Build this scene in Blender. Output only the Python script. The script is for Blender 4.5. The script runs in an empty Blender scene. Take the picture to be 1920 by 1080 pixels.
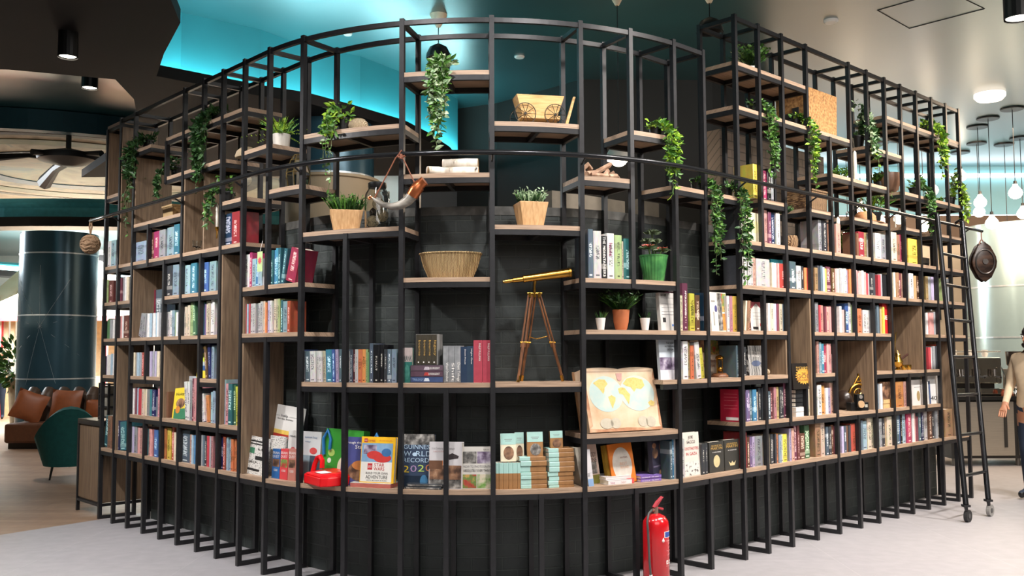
import bpy, bmesh, math, random, re
from mathutils import Matrix, Vector
random.seed(7)
C = bpy.context.scene.collection
PI = math.pi
R_ = math.radians
# ------------------------------------------------------------------ camera model
FPX = 1787.0; PITCH = R_(3.871); ROLL = R_(-0.263); H0 = 1.55
def proj(x, y, z):
    z = z-H0; c, s = math.cos(PITCH), math.sin(PITCH)
    d = y*c+z*s; w = -y*s+z*c
    X = FPX*x/d; Y = -FPX*w/d
    c, s = math.cos(ROLL), math.sin(ROLL)
    return 960+X*c-Y*s, 540+X*s+Y*c
def ray(u, v):
    X = u-960; Y = v-540
    c, s = math.cos(ROLL), math.sin(ROLL)
    X, Y = X*c+Y*s, -X*s+Y*c
    c, s = math.cos(PITCH), math.sin(PITCH)
    return X, FPX*c+Y*s, FPX*s-Y*c
def on_z(u, v, z=0.0):
    x, y, w = ray(u, v); k = (z-H0)/w
    return Vector((x*k, y*k, z))
def on_y(u, v, Y):
    x, y, w = ray(u, v); k = Y/y
    return Vector((x*k, Y, H0+w*k))
# ------------------------------------------------------------------ the plan of the bookcase: two arms and a quarter round corner
CX, CY, RAD = -0.2258, 8.3357, 2.163
TL, TR = R_(-136.97), R_(-46.56)
AM = (TL+TR)/2; SL = RAD*(TL-AM); SR = RAD*(TR-AM)
HL, HR = 3.78, 4.157
def ang(s):
    return TL if s < SL else TR if s > SR else AM+s/RAD
def P(s, off=0.0):
    a = ang(s); t = s-SL if s < SL else s-SR if s > SR else 0
    n = (math.cos(a), math.sin(a)); r = RAD-off
    return CX+n[0]*r-n[1]*t, CY+n[1]*r+n[0]*t
def FR(s, off=0.0, z=0.0):
    """frame on the shelf: x along the shelf, y inward, z up"""
    a = ang(s); x, y = P(s, off)
    n = (math.cos(a), math.sin(a))
    return Matrix(((-n[1], -n[0], 0, x), (n[0], -n[1], 0, y), (0, 0, 1, z), (0, 0, 0, 1)))
def s_at(u, z, off=0.03):
    lo, hi = -6.5, 8.0
    for i in range(40):
        m = (lo+hi)/2
        if proj(*P(m, off), z)[0] < u: lo = m
        else: hi = m
    return (lo+hi)/2
def z_at(u, v, z0, off=0.03):
    s = s_at(u, z0, off); x, y = P(s, off)
    lo, hi = -0.5, 6.0
    for i in range(40):
        m = (lo+hi)/2
        if proj(x, y, m)[1] > v: lo = m
        else: hi = m
    return (lo+hi)/2
def lev(k, right=False): return 0.67+(0.3467 if right else 0.3428)*k
# ------------------------------------------------------------------ materials
def lin(h):
    if not isinstance(h, str): return tuple(h)[:3]+(1,)
    h = h.lstrip('#'); o = []
    for i in (0, 2, 4):
        v = int(h[i:i+2], 16)/255
        o.append(v/12.92 if v <= .04045 else ((v+.055)/1.055)**2.4)
    return tuple(o)+(1,)
MATS = {}
def new_mat(name):
    m = bpy.data.materials.new(name); m.use_nodes = True
    nt = m.node_tree; b = nt.nodes['Principled BSDF']
    return m, nt, b
def M(name, col=None, rough=.6, metal=0, var=.12, scale=12, bump=0, spec=.5, emit=0, trans=0, coat=0, stretch=None):
    """plain coloured procedural surface with a little noise in tone"""
    if name in MATS: return MATS[name]
    m, nt, b = new_mat(name); c = lin(col)
    b.inputs['Roughness'].default_value = rough; b.inputs['Metallic'].default_value = metal
    b.inputs['Specular IOR Level'].default_value = spec
    b.inputs['Coat Weight'].default_value = coat
    if trans: b.inputs['Transmission Weight'].default_value = trans
    if emit:
        b.inputs['Emission Color'].default_value = c; b.inputs['Emission Strength'].default_value = emit
    if var or bump:
        tc = nt.nodes.new('ShaderNodeTexCoord'); mp = nt.nodes.new('ShaderNodeMapping')
        if stretch: mp.inputs['Scale'].default_value = stretch
        nt.links.new(tc.outputs['Object'], mp.inputs[0])
        no = nt.nodes.new('ShaderNodeTexNoise'); no.inputs['Scale'].default_value = scale; no.inputs['Detail'].default_value = 4
        nt.links.new(mp.outputs[0], no.inputs['Vector'])
        cr = nt.nodes.new('ShaderNodeValToRGB')
        cr.color_ramp.elements[0].position = .3; cr.color_ramp.elements[1].position = .7
        cr.color_ramp.elements[0].color = tuple(x*(1-var) for x in c[:3])+(1,)
        cr.color_ramp.elements[1].color = tuple(min(1, x*(1+var)) for x in c[:3])+(1,)
        nt.links.new(no.outputs['Fac'], cr.inputs[0]); nt.links.new(cr.outputs[0], b.inputs['Base Color'])
        if bump:
            bp = nt.nodes.new('ShaderNodeBump'); bp.inputs['Strength'].default_value = bump; bp.inputs['Distance'].default_value = .01
            nt.links.new(no.outputs['Fac'], bp.inputs['Height']); nt.links.new(bp.outputs[0], b.inputs['Normal'])
    else: b.inputs['Base Color'].default_value = c
    MATS[name] = m; return m
def ramp_mat(name, cols, kind='noise', scale=8, rough=.6, stretch=(1, 1, 1), detail=4, bump=0, coord='Object', dist=0, metal=0, pos=None, const=False):
    if name in MATS: return MATS[name]
    m, nt, b = new_mat(name)
    b.inputs['Roughness'].default_value = rough; b.inputs['Metallic'].default_value = metal
    tc = nt.nodes.new('ShaderNodeTexCoord'); mp = nt.nodes.new('ShaderNodeMapping'); mp.inputs['Scale'].default_value = stretch
    nt.links.new(tc.outputs[coord], mp.inputs[0])
    if kind == 'noise':
        t = nt.nodes.new('ShaderNodeTexNoise'); t.inputs['Detail'].default_value = detail; t.inputs['Distortion'].default_value = dist; out = t.outputs['Fac']
    elif kind == 'wave':
        t = nt.nodes.new('ShaderNodeTexWave'); t.inputs['Distortion'].default_value = dist; t.inputs['Detail'].default_value = detail; out = t.outputs['Fac']
    elif kind == 'voronoi':
        t = nt.nodes.new('ShaderNodeTexVoronoi'); out = t.outputs['Distance']
    t.inputs['Scale'].default_value = scale
    nt.links.new(mp.outputs[0], t.inputs['Vector'])
    cr = nt.nodes.new('ShaderNodeValToRGB'); e = cr.color_ramp.elements
    if const: cr.color_ramp.interpolation = 'CONSTANT'
    n = len(cols)
    while len(e) < n: e.new(.5)
    for i, c in enumerate(cols):
        e[i].position = pos[i] if pos else (.3+.4*i/max(1, n-1) if kind == 'noise' else i/max(1, n-1)); e[i].color = lin(c)
    nt.links.new(out, cr.inputs[0]); nt.links.new(cr.outputs[0], b.inputs['Base Color'])
    if bump:
        bp = nt.nodes.new('ShaderNodeBump'); bp.inputs['Strength'].default_value = bump; bp.inputs['Distance'].default_value = .01
        nt.links.new(out, bp.inputs['Height']); nt.links.new(bp.outputs[0], b.inputs['Normal'])
    MATS[name] = m; return m
def brick_mat(name, c1, c2, mortar, bw, rh, ms, rough, bump, coord='UV', offset=.5, noise=.2, gap_dark=True):
    m, nt, b = new_mat(name); L = nt.links.new
    tc = nt.nodes.new('ShaderNodeTexCoord'); t = nt.nodes.new('ShaderNodeTexBrick')
    t.inputs['Color1'].default_value = lin(c1); t.inputs['Color2'].default_value = lin(c2); t.inputs['Mortar'].default_value = lin(mortar)
    t.inputs['Scale'].default_value = 1; t.inputs['Brick Width'].default_value = bw; t.inputs['Row Height'].default_value = rh
    t.inputs['Mortar Size'].default_value = ms; t.inputs['Mortar Smooth'].default_value = .3; t.offset = offset
    L(tc.outputs[coord], t.inputs['Vector'])
    no = nt.nodes.new('ShaderNodeTexNoise'); no.inputs['Scale'].default_value = 9; no.inputs['Detail'].default_value = 6
    L(tc.outputs[coord], no.inputs['Vector'])
    mx = nt.nodes.new('ShaderNodeMix'); mx.data_type = 'RGBA'; mx.blend_type = 'MULTIPLY'; mx.inputs[0].default_value = noise
    L(t.outputs['Color'], mx.inputs[6]); L(no.outputs['Fac'], mx.inputs[7]); L(mx.outputs[2], b.inputs['Base Color'])
    b.inputs['Roughness'].default_value = rough
    ad = nt.nodes.new('ShaderNodeMath'); ad.operation = 'MULTIPLY_ADD'; ad.inputs[1].default_value = -1
    L(t.outputs['Fac'], ad.inputs[0]); L(no.outputs['Fac'], ad.inputs[2])
    bp = nt.nodes.new('ShaderNodeBump'); bp.inputs['Strength'].default_value = bump; bp.inputs['Distance'].default_value = .012
    L(ad.outputs[0], bp.inputs['Height']); L(bp.outputs[0], b.inputs['Normal'])
    MATS[name] = m; return m
# ------------------------------------------------------------------ mesh builder
class MB:
    def __init__(s): s.v = []; s.f = []; s.m = []; s.uv = {}
    def add(s, vs, fs, mi=0, T=None):
        b = len(s.v)
        s.v += [tuple(T @ Vector(p)) if T else tuple(p) for p in vs]
        for f in fs: s.f.append([b+i for i in f]); s.m.append(mi)
        return s
    def box(s, x0, x1, y0, y1, z0, z1, mi=0, T=None):
        vs = [(x, y, z) for z in (z0, z1) for y in (y0, y1) for x in (x0, x1)]
        return s.add(vs, [(0, 2, 3, 1), (4, 5, 7, 6), (0, 1, 5, 4), (2, 6, 7, 3), (0, 4, 6, 2), (1, 3, 7, 5)], mi, T)
    def hexa(s, bot, top, mi=0, T=None):
        n = len(bot)
        fs = [list(range(n))[::-1], list(range(n, 2*n))]+[(i, (i+1) % n, n+(i+1) % n, n+i) for i in range(n)]
        return s.add(list(bot)+list(top), fs, mi, T)
    def tube(s, pts, r, n=8, mi=0, T=None, cap=True):
        pts = [Vector(p) for p in pts]; rs = r if isinstance(r, (list, tuple)) else [r]*len(pts)
        vs = []; up = Vector((0, 0, 1)); last = None
        for i, p in enumerate(pts):
            d = (pts[min(i+1, len(pts)-1)]-pts[max(i-1, 0)]).normalized()
            if last is None:
                a = d.cross(up) if abs(d.z) < .95 else d.cross(Vector((1, 0, 0)))
            else:
                a = last-d*last.dot(d)
                if a.length < 1e-5: a = d.orthogonal()
            a.normalize(); last = a; b = d.cross(a)
            vs += [p+(a*math.cos(2*PI*j/n)+b*math.sin(2*PI*j/n))*rs[i] for j in range(n)]
        fs = []
        for i in range(len(pts)-1):
            for j in range(n):
                fs.append((i*n+j, i*n+(j+1) % n, (i+1)*n+(j+1) % n, (i+1)*n+j))
        if cap: fs += [list(range(n))[::-1], list(range((len(pts)-1)*n, len(pts)*n))]
        return s.add(vs, fs, mi, T)
    def lathe(s, prof, n=20, mi=0, T=None, sx=1, sy=1, close=True):
        vs = [(r*math.cos(2*PI*j/n)*sx, r*math.sin(2*PI*j/n)*sy, z) for r, z in prof for j in range(n)]
        fs = [(i*n+j, i*n+(j+1) % n, (i+1)*n+(j+1) % n, (i+1)*n+j) for i in range(len(prof)-1) for j in range(n)]
        if close: fs += [list(range(n))[::-1], list(range((len(prof)-1)*n, len(prof)*n))]
        return s.add(vs, fs, mi, T)
    def ball(s, c, r, n=12, mi=0, T=None, sz=1, sx=1):
        k = max(4, n//2)
        prof = [(max(1e-4, r*math.sin(PI*i/k)), -r*math.cos(PI*i/k)*sz) for i in range(k+1)]
        TT = Matrix.Translation(c)
        if T: TT = T @ TT
        return s.lathe(prof, n, mi, TT, sx=sx)
    def sweep(s, s0, s1, o0, o1, z0, z1, mi=0, step=.1):
        """bar that follows the plan of the bookcase"""
        st = [s0]
        a, b = max(s0, SL), min(s1, SR)
        if b > a:
            k = max(1, int((b-a)/step)); st += [a+(b-a)*i/k for i in range(k+1)]
        st.append(s1); st = sorted(set(round(q, 5) for q in st))
        vs = []; base = len(s.v)
        for q in st:
            i, o = P(q, o0), P(q, o1)
            vs += [(*i, z0), (*o, z0), (*o, z1), (*i, z1)]
        n = len(st); fs = []
        for i in range(n-1):
            for j in range(4): fs.append((i*4+j, i*4+(j+1) % 4, i*4+4+(j+1) % 4, i*4+4+j))
        fs += [(3, 2, 1, 0), tuple((n-1)*4+j for j in range(4))]
        for i, q in enumerate(st):
            for j, (z, oo) in enumerate(((z0, o0), (z0, o1), (z1, o1), (z1, o0))): s.uv[base+i*4+j] = (q, z+oo-o0)
        return s.add(vs, fs, mi)
    def build(s, name, mats, parent=None, mw=None, smooth=False, bevel=0):
        me = bpy.data.meshes.new(name); me.from_pydata(s.v, [], s.f)
        for m in (mats if isinstance(mats, (list, tuple)) else [mats]): me.materials.append(m)
        for p, mi in zip(me.polygons, s.m): p.material_index = mi
        if smooth:
            for p in me.polygons: p.use_smooth = True
        if s.uv:
            ul = me.uv_layers.new(name='UVMap')
            for l in me.loops: ul.data[l.index].uv = s.uv.get(l.vertex_index, (0, 0))
        bm = bmesh.new(); bm.from_mesh(me); bmesh.ops.recalc_face_normals(bm, faces=bm.faces); bm.to_mesh(me); bm.free()
        if smooth and hasattr(me, 'set_sharp_from_angle'): me.set_sharp_from_angle(angle=R_(40))
        o = bpy.data.objects.new(name, me); C.objects.link(o)
        if parent: o.parent = parent
        if mw is not None: o.matrix_world = mw if not parent else mw
        if bevel:
            bv = o.modifiers.new('bevel', 'BEVEL'); bv.width = bevel; bv.segments = 2; bv.limit_method = 'ANGLE'
        return o
def part(name, mb, mats, parent, local=None, smooth=False, bevel=0):
    o = mb.build(name, mats, None, None, smooth, bevel)
    o.parent = parent
    if local is not None: o.matrix_local = local
    return o
def thing(name, label, cat, mw=None, group=None):
    o = bpy.data.objects.new(name, None); C.objects.link(o); o.empty_display_size = .1
    if mw is not None: o.matrix_world = mw
    return tag(o, label, cat, group)
def tag(o, label=None, cat=None, group=None, kind=None):
    if label: o['label'] = label
    if cat: o['category'] = cat
    if group: o['group'] = group
    if kind: o['kind'] = kind
    return o
def struct(name, mb, mats, label=None, **k):
    o = mb.build(name, mats, **k); tag(o, label, None, None, 'structure'); return o
TXT = {}
def lettering(s, size, mat, parent, x, z, y=-.0012, align='CENTER', rot=None, name='lettering', spacing=1.0, wfit=None):
    """flat letters facing the front (-y) of the parent"""
    cu = bpy.data.curves.new('letters', 'FONT'); cu.body = s; cu.size = size; cu.align_x = align; cu.space_line = .8; cu.space_character = spacing
    cu.resolution_u = 2
    t = bpy.data.objects.new('letters', cu); C.objects.link(t)
    bpy.context.view_layer.update()
    me = bpy.data.meshes.new_from_object(t.evaluated_get(bpy.context.evaluated_depsgraph_get()))
    bpy.data.objects.remove(t); bpy.data.curves.remove(cu)
    w = max((v.co.x for v in me.vertices), default=0)-min((v.co.x for v in me.vertices), default=0)
    me.materials.clear(); me.materials.append(mat)
    o = bpy.data.objects.new(name, me); C.objects.link(o); o.parent = parent
    k = wfit/w if wfit and w else 1
    o.matrix_local = Matrix.Translation((x, y, z)) @ (Matrix.Rotation(rot, 4, 'Y') if rot else Matrix()) @ Matrix.Rotation(PI/2, 4, 'X') @ Matrix.Diagonal((k, 1, 1, 1))
    return o
# common materials
STEEL = M('black_steel', '#1d1d1f', .4, .0, .25, 30, .05, spec=.45)
WOOD = ramp_mat('oak_board', ['#86705c', '#a48a73', '#b59b83'], 'noise', 3, .5, (1.5, 45, 1), 6, .05, 'UV')
PANEL = ramp_mat('oak_panel', ['#6a5644', '#806a54', '#8f7860'], 'noise', 4, .55, (16, 16, 1.0), 6, .04)
BRICK = brick_mat('black_painted_brick', '#2a302f', '#303634', '#3a403d', .25, .085, .006, .55, .7)
BRICKB = brick_mat('brown_brick', '#54483c', '#63554a', '#3a3129', .25, .085, .006, .7, .6)
BLACKP = M('black_plastic', '#141414', .35, 0, .1)
BRASS = M('brass', '#b98a3c', .25, 1, .12, 20)
WHITE = M('white_gloss', '#e8e6e2', .4, 0, .03)
INK = M('black_ink', '#1d1c1c', .6, 0, 0)
WINK = M('white_ink', '#eeeae4', .6, 0, 0)
RINK = M('red_ink', '#b52a30', .6, 0, 0)
GINK = M('gold_ink', '#c09a52', .5, 0, 0)
PAGE = ramp_mat('page_edges', ['#cfc4ae', '#e6dccb', '#efe8da'], 'noise', 90, .8, (1, 1, .05))
# ================================================================== THE ROOM
def flat(poly, z0, z1):
    m = MB(); return m.hexa([(x, y, z0) for x, y in poly], [(x, y, z1) for x, y in poly])
TILE = brick_mat('grey_floor_tile', '#a4a1a4', '#aaa7a9', '#b3b0b1', 1.2, 1.2, .004, .42, .08, coord='Object', offset=0, noise=.3)
PLANK = brick_mat('oak_floor_plank', '#96775d', '#a98a70', '#6b523f', 1.6, .14, .003, .42, .12, coord='Object', offset=.4, noise=.45)
A0 = on_z(0, 1003); B0 = on_z(225, 968); d0 = (A0-B0).normalized()
edgeL = (B0+d0*30); cornerR = B0-d0*.3
tL = (B0.y+3)/-d0.y; edgeL = B0+d0*tL
struct('floor', flat([(edgeL.x, edgeL.y), (22, -3), (22, 34), (2.2, 34), (cornerR.x, cornerR.y), (B0.x, B0.y)], -.2, 0), TILE)
fw = MB(); wp = [(-22, -3), (edgeL.x, edgeL.y), (B0.x, B0.y), (cornerR.x, cornerR.y), (2.2, 34), (-22, 34)]
fw = flat(wp, -.2, 0)
o = struct('floor_wood', fw, PLANK)
# ceilings ------------------------------------------------------------
HC, HS, HLIP = 5.05, 4.1, 4.21
CEIL = M('teal_ceiling_paint', '#1d4f54', .3, 0, .12, 1.2, .02, spec=.8, coat=1)
CEIL.node_tree.nodes['Principled BSDF'].inputs['Coat Roughness'].default_value = .36; CEIL.node_tree.nodes['Principled BSDF'].inputs['Coat IOR'].default_value = 1.7
SOFF = M('dark_brown_soffit_paint', '#120e0d', .7, 0, .18, 2.0, .03, spec=.2)
COVEW = M('turquoise_cove_paint', '#2b8590', .6, 0, .04, 3)
c = MB(); c.box(-22, 22, -3, 34, HC, HC+.2); struct('ceiling', c, CEIL)
lip = [(-3.26, 8.61), (-2.9, 8.93), (-2.5, 9.29), (-2.09, 9.57), (-1.69, 10.08), (-1.22, 10.76), (-.99, 11.41), (-.8, 12.17), (-.72, 12.75)]
soff = [(-1.9, -2.5), (-2.1, 5), (-2.55, 7.2), (-2.95, 7.95)]+lip+[(-.72, 13.6), (-6.2, 13.6), (-4.6, 11.4), (-4.07, 10.24), (-3.78, 9.4), (-3.68, 8.71), (-4.5, 8.39), (-22, 6.6), (-22, -2.5)]
struct('ceiling_soffit', flat(soff, HS, HLIP), SOFF)
wallc = [(-3.5, 9.25), (-3.38, 9.58), (-2.71, 10.1), (-2.36, 10.66), (-1.78, 11.05), (-1.37, 11.7), (-1.0, 12.3), (-.74, 13.0)]
def ribbon(pts, z0, z1, t=.08):
    m = MB(); n = len(pts); vs = []
    for i, p in enumerate(pts):
        a = Vector(pts[max(0, i-1)]); b = Vector(pts[min(n-1, i+1)]); d = (b-a).normalized(); q = Vector((-d.y, d.x))*t
        vs += [(p[0], p[1], z0), (p[0]+q.x, p[1]+q.y, z0), (p[0]+q.x, p[1]+q.y, z1), (p[0], p[1], z1)]
    fs = [(i*4+j, i*4+(j+1) % 4, i*4+4+(j+1) % 4, i*4+4+j) for i in range(n-1) for j in range(4)]
    fs += [(3, 2, 1, 0), tuple((n-1)*4+j for j in range(4))]
    return m.add(vs, fs)
struct('wall_cove', ribbon(wallc, HLIP, HC), COVEW)
struct('wall_cove_end', ribbon([(-2.75, 7.55), (-3.1, 8.05), (-3.62, 9.25)], HLIP, HC), COVEW)
LED = M('led_strip', '#9ff4ff', .5, 0, 0, emit=6)
led = MB()
led.tube([(x+(-.22), y+.2, HLIP+.03) for x, y in lip[:-1]], .012, 6)
tag(led.build('led_strip', LED), 'cyan LED strip hidden behind the lip of the big turquoise ceiling cove', 'led strip')
# dark inner partition behind the bookcase
DARKW = M('black_wall_paint', '#171918', .6, 0, .15, 2)
struct('wall_back', ribbon([(-1.75, 14.6), (-.78, 13.5), (-.2, 13.2), (.9, 12.05), (2.6, 12.1), (3.4, 12.3)], 0, HC, .15), DARKW)
# recess at the left with its teal face and painted dome
MURAL = ramp_mat('painted_map_dome', ['#4a4438', '#8a7b62', '#a3927a', '#b3a488', '#75807a'], 'noise', .9, .6, (1, 1, 1), 7, 0, 'Object', 1.4)
DX, DY = -8.2, 17.75
md = MB(); md.lathe([(4.4, 4.80), (4.4, 4.86), (3.6, 4.96), (.01, 4.98)], 64, close=False)
struct('ceiling_dome', md, MURAL, mw=Matrix.Translation((DX, DY, 0)))
rg = MB(); rg.lathe([(4.42, 4.74), (4.62, 4.74), (4.62, 5.04), (4.42, 5.04), (4.42, 4.74)], 64, close=False)
struct('trim_1', rg, M('dark_teal_trim', '#10333b', .5), mw=Matrix.Translation((DX, DY, 0)))
for i, (q0, q1, cc) in enumerate(((2.5, 2.9, '#6b6a4a'), (1.5, 1.9, '#57626a'), (3.2, 3.4, '#4d463a'))):
    rg = MB(); rg.lathe([(q0, 4.955), (q1, 4.95), (q1, 4.97), (q0, 4.975), (q0, 4.955)], 64, close=False); struct('trim_%d' % (7+i), rg, M('dome_ring_%d' % i, cc, .6, 0, .5, 2.5), mw=Matrix.Translation((DX, DY, 0)))
# ring cove over the far left court
RX, RY = -9.0, 25.6
rc = MB(); rc.lathe([(7.62, 4.14), (7.62, 4.34), (7.75, 4.42), (8.1, 4.44)], 72, close=False)
struct('trim_2', rc, M('aqua_cove_paint', '#5fc0cc', .5), mw=Matrix.Translation((RX, RY, 0)))
rl = MB(); rl.lathe([(7.45, 4.14), (7.45, 4.28), (7.5, 4.28), (7.5, 4.14), (7.45, 4.14)], 72, close=False)
tag(rl.build('led_strip', M('white_cove_light', '#d9fbff', .5, 0, 0, emit=6), mw=Matrix.Translation((RX, RY, 0))), 'white glowing cove band curving above the tall dark column', 'led strip')
rb = MB(); rb.lathe([(7.3, 3.95), (7.9, 3.95), (7.9, 4.13), (7.3, 4.13), (7.3, 3.95)], 72, close=False)
struct('trim_3', rb, M('black_bulkhead', '#101214', .5), mw=Matrix.Translation((RX, RY, 0)))
# far walls of the bright mall at the left, cafe walls at the right
MALLW = M('mall_white_wall', '#e9ebe6', .7, 0, .05, 1)
w = MB(); w.box(-22, 2, 33.6, 34, 0, HC); struct('wall_left_far', w, MALLW)
w = MB(); w.box(-22.2, -22, -3, 34, 0, HC); struct('wall_left', w, MALLW)
w = MB(); w.box(22, 22.2, -3, 34, 0, HC); struct('wall_right', w, M('cafe_wall', '#b8b4aa', .6, 0, .06, 1))
w = MB(); w.box(2, 22, 33.6, 34, 0, HC); struct('wall_far', w, M('cafe_far_wall', '#9fb2b5', .6, 0, .06, 1))
w = MB(); w.box(-22, 22, -3.2, -3, 0, HC); struct('wall_front', w, M('concourse_wall', '#cfc8bc', .7, 0, .05, 1))
# black painted brick wall behind the shelves, and the taller brown brick behind its right arm
sa, sb = s_at(281, 0, .36), s_at(1759, 0, .36)
w = MB(); w.sweep(sa, sb, .37, .52, 0, 2.5, step=.08); struct('wall_brick', w, BRICK)
w = MB(); w.sweep(sa, sb, .366, .54, 2.5, 2.56, step=.08)
struct('trim_4', w, M('brick_coping', '#4b4a46', .6, 0, .3, 20))
w = MB(); w.sweep(s_at(1352, 3, 1.3), s_at(1548, 2.9, 1.3), 1.3, 1.45, 0, 3.75); struct('wall_inner', w, BRICKB)
# ================================================================== THE BOOKCASE
case = thing('bookcase', 'huge curved black steel bookcase with oak shelves wrapping the brick corner', 'bookcase', FR(.166, 0, 0))
CM = case.matrix_world.inverted()
def cpart(name, mb, mats, label=None):
    o = mb.build(name, mats); o.parent = case; o.matrix_parent_inverse = CM
    if label: o['label'] = label
    return o
a = [-4.80, -4.463, -4.124, -3.77, -3.42, -3.076, -2.715, -2.373, -2.022, -1.644]
b = [-1.25, -.855, -.44, -.137, .166, .478, .775, 1.165, 1.578, 1.93]
r = [2.363, 2.685, 3.035, 3.424, 3.80, 4.176, 4.52, 4.882, 5.221, 5.575, 5.935, 6.292, 6.626]
def K(k, s): return lev(k, s > 2.2)
POSTS = []   # (s, z0, z1)
def post(s, *spans):
    for p, q in spans:
        top = (HR if s > 2.2 else HL) if q == 'T' else K(q, s)-.03
        POSTS.append((s, 0 if p == 'F' else K(p, s)-.06, top))
post(a[0], ('F', 9)); post(a[1], ('F', 'T')); post(a[2], ('F', 'T')); post(a[3], ('F', 1), (2, 3), (5, 6)); post(a[4], ('F', 5), (7, 8))
post(a[5], ('F', 1), (3, 'T')); post(a[6], ('F', 5), (7, 'T')); post(a[7], ('F', 'T')); post(a[8], ('F', 'T')); post(a[9], ('F', 3), (4, 'T'))
post(b[0], ('F', 'T')); post(b[1], ('F', 5)); post(b[2], ('F', 'T')); post(b[3], ('F', 2)); post(b[4], ('F', 'T')); post(b[5], ('F', 0)); post(b[6], ('F', 'T'))
post(b[7], ('F', 0), (4, 'T')); post(b[8], ('F', 'T')); post(b[9], ('F', 0), (2, 'T'))
post(r[0], ('F', 'T')); post(r[1], ('F', 4), (5, 'T')); post(r[2], ('F', 0), (1, 'T')); post(r[3], ('F', 0), (1, 'T')); post(r[4], ('F', 4), (5, 8))
post(r[5], ('F', 1), (3, 'T')); post(r[6], ('F', 4), (5, 'T')); post(r[7], ('F', 'T')); post(r[8], ('F', 0), (1, 2), (4, 'T')); post(r[9], ('F', 0), (1, 'T'))
post(r[10], ('F', 'T')); post(r[11], ('F', 'T')); post(r[12], ('F', 'T'))
def bar(s, o0, o1, z0, z1, hw=.016):
    m = MB(); return m.box(-hw, hw, o0, o1, z0, z1, T=FR(s))
for s, z0, z1 in POSTS: cpart('post', bar(s, -.004, .03, z0, z1), STEEL)
FULL = [a[1], a[2], a[5], a[6], a[7], a[8], a[9], b[0], b[2], b[4], b[6], b[7], b[8], b[9]]
FULLR = [r[0], r[1], r[2], r[3], r[5], r[6], r[7], r[8], r[9], r[10], r[11], r[12]]
for s in a+b+r:
    f = s in FULL or s in FULLR
    top = (HR if s > 2.2 else HL) if f else (K(9, s) if s == a[0] else K(8, s) if s == r[4] else K(5, s) if s in (a[3], a[4], b[1]) else K(2, s) if s == b[3] else K(0, s))
    cpart('back_post', bar(s, .32, .352, 0, top-.002), STEEL)
    cpart('foot_bar', bar(s, .03, .32, 0, .03), STEEL)
    if f: cpart('crossbar', bar(s, .03, .32, (HR if s > 2.2 else HL)-.045, (HR if s > 2.2 else HL)-.015, .014), STEEL)
for n, s0, s1, z in (('top_rail', a[1], b[9]+.02, HL), ('top_rail', r[0], r[12], HR)):
    for o0 in (.002, .322):
        m = MB(); m.sweep(s0, s1, o0, o0+.026, z-.046, z-.014, step=.06); cpart(n, m, STEEL)
# shelves: (level, from, to)
SH = [(0, a[0], r[12]), (1, a[2], a[8]), (1, b[6], b[8]), (1, r[0], r[10]),
      (2, a[0], a[1]), (2, a[2], a[4]), (2, a[6], a[7]), (2, b[0], b[6]), (2, 1.43, r[0]), (2, r[0], r[2]), (2, r[3], r[4]), (2, r[6], r[10]),
      (3, a[0], a[7]), (3, a[8], b[0]), (3, b[6], r[0]), (3, r[0], r[2]), (3, r[3], r[7]), (3, r[9], r[12]),
      (4, a[0], a[2]), (4, a[4], a[7]), (4, a[8], b[0]), (4, b[2], b[4]), (4, b[6], b[8]), (4, r[0], r[12]),
      (5, a[0], a[8]), (5, b[0], b[2]), (5, b[4], b[6]), (5, r[0], r[12]),
      (6, a[2], a[5]), (6, a[7], a[8]), (6, a[9], b[0]), (6, b[2], b[4]), (6, b[6], b[7]), (6, b[8], r[0]), (6, r[1], r[2]), (6, r[3], r[4]), (6, r[5], r[7]), (6, r[8], r[9]), (6, r[10], r[12]),
      (7, a[0], a[1]), (7, a[4], a[7]), (7, a[8], a[9]), (7, b[0], b[2]), (7, b[4], b[6]), (7, b[7], b[8]), (7, r[4], r[7]), (7, r[8], r[10]), (7, r[10]+.02, r[12]),
      (8, a[1], a[3]), (8, a[4], a[8]), (8, b[2], b[4]), (8, r[0], r[5]), (8, r[6], r[8]),
      (9, a[0], a[1]), (9, r[0], r[3]), (9, r[7], r[12])]
allp = a+b+r
for k, s0, s1 in SH:
    right = (s0+s1)/2 > 2.2 and k > 0
    z = lev(k, right) if k else .67
    m = MB(); m.sweep(s0-.012, s1+.012, .006, .345, z-.03, z, step=.06)
    bo = cpart('shelf_board', m, WOOD)
    f = MB(); e = .014
    f.sweep(s0-e, s1+e, .004, .03, z-.066, z-.031, step=.06); f.sweep(s0-e, s1+e, .318, .345, z-.066, z-.031, step=.06)
    for s in allp:
        if s0-.02 <= s <= s1+.02: f.box(-.013, .013, .03, .318, z-.066, z-.031, T=FR(s))
    cpart('shelf_bracket', f, STEEL)
# oak side panels that line some bays (s, from level, to level)
for s, k0, k1 in [(a[0], 7, 9), (a[1], 5, 9), (a[1], 0, 3), (a[2], 6, 8), (a[2], 3, 5), (a[4], 1, 3), (a[5], 5, 7), (a[6], 5, 7), (a[7], 1, 5), (a[8], 0, 4),
                  (r[2], 2, 3), (r[3], 1, 4), (r[6], 1, 3), (r[7], 2, 3), (r[9], 2, 4), (r[11], 0, 3)]:
    o = .016 if s < 0 else -.016; t = .02 if s < 0 else -.02
    m = MB(); m.box(min(o, o+t), max(o, o+t), .01, .345, K(k0, s)+.001, K(k1, s)-.067, T=FR(s)); cpart('side_panel', m, PANEL)
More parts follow.
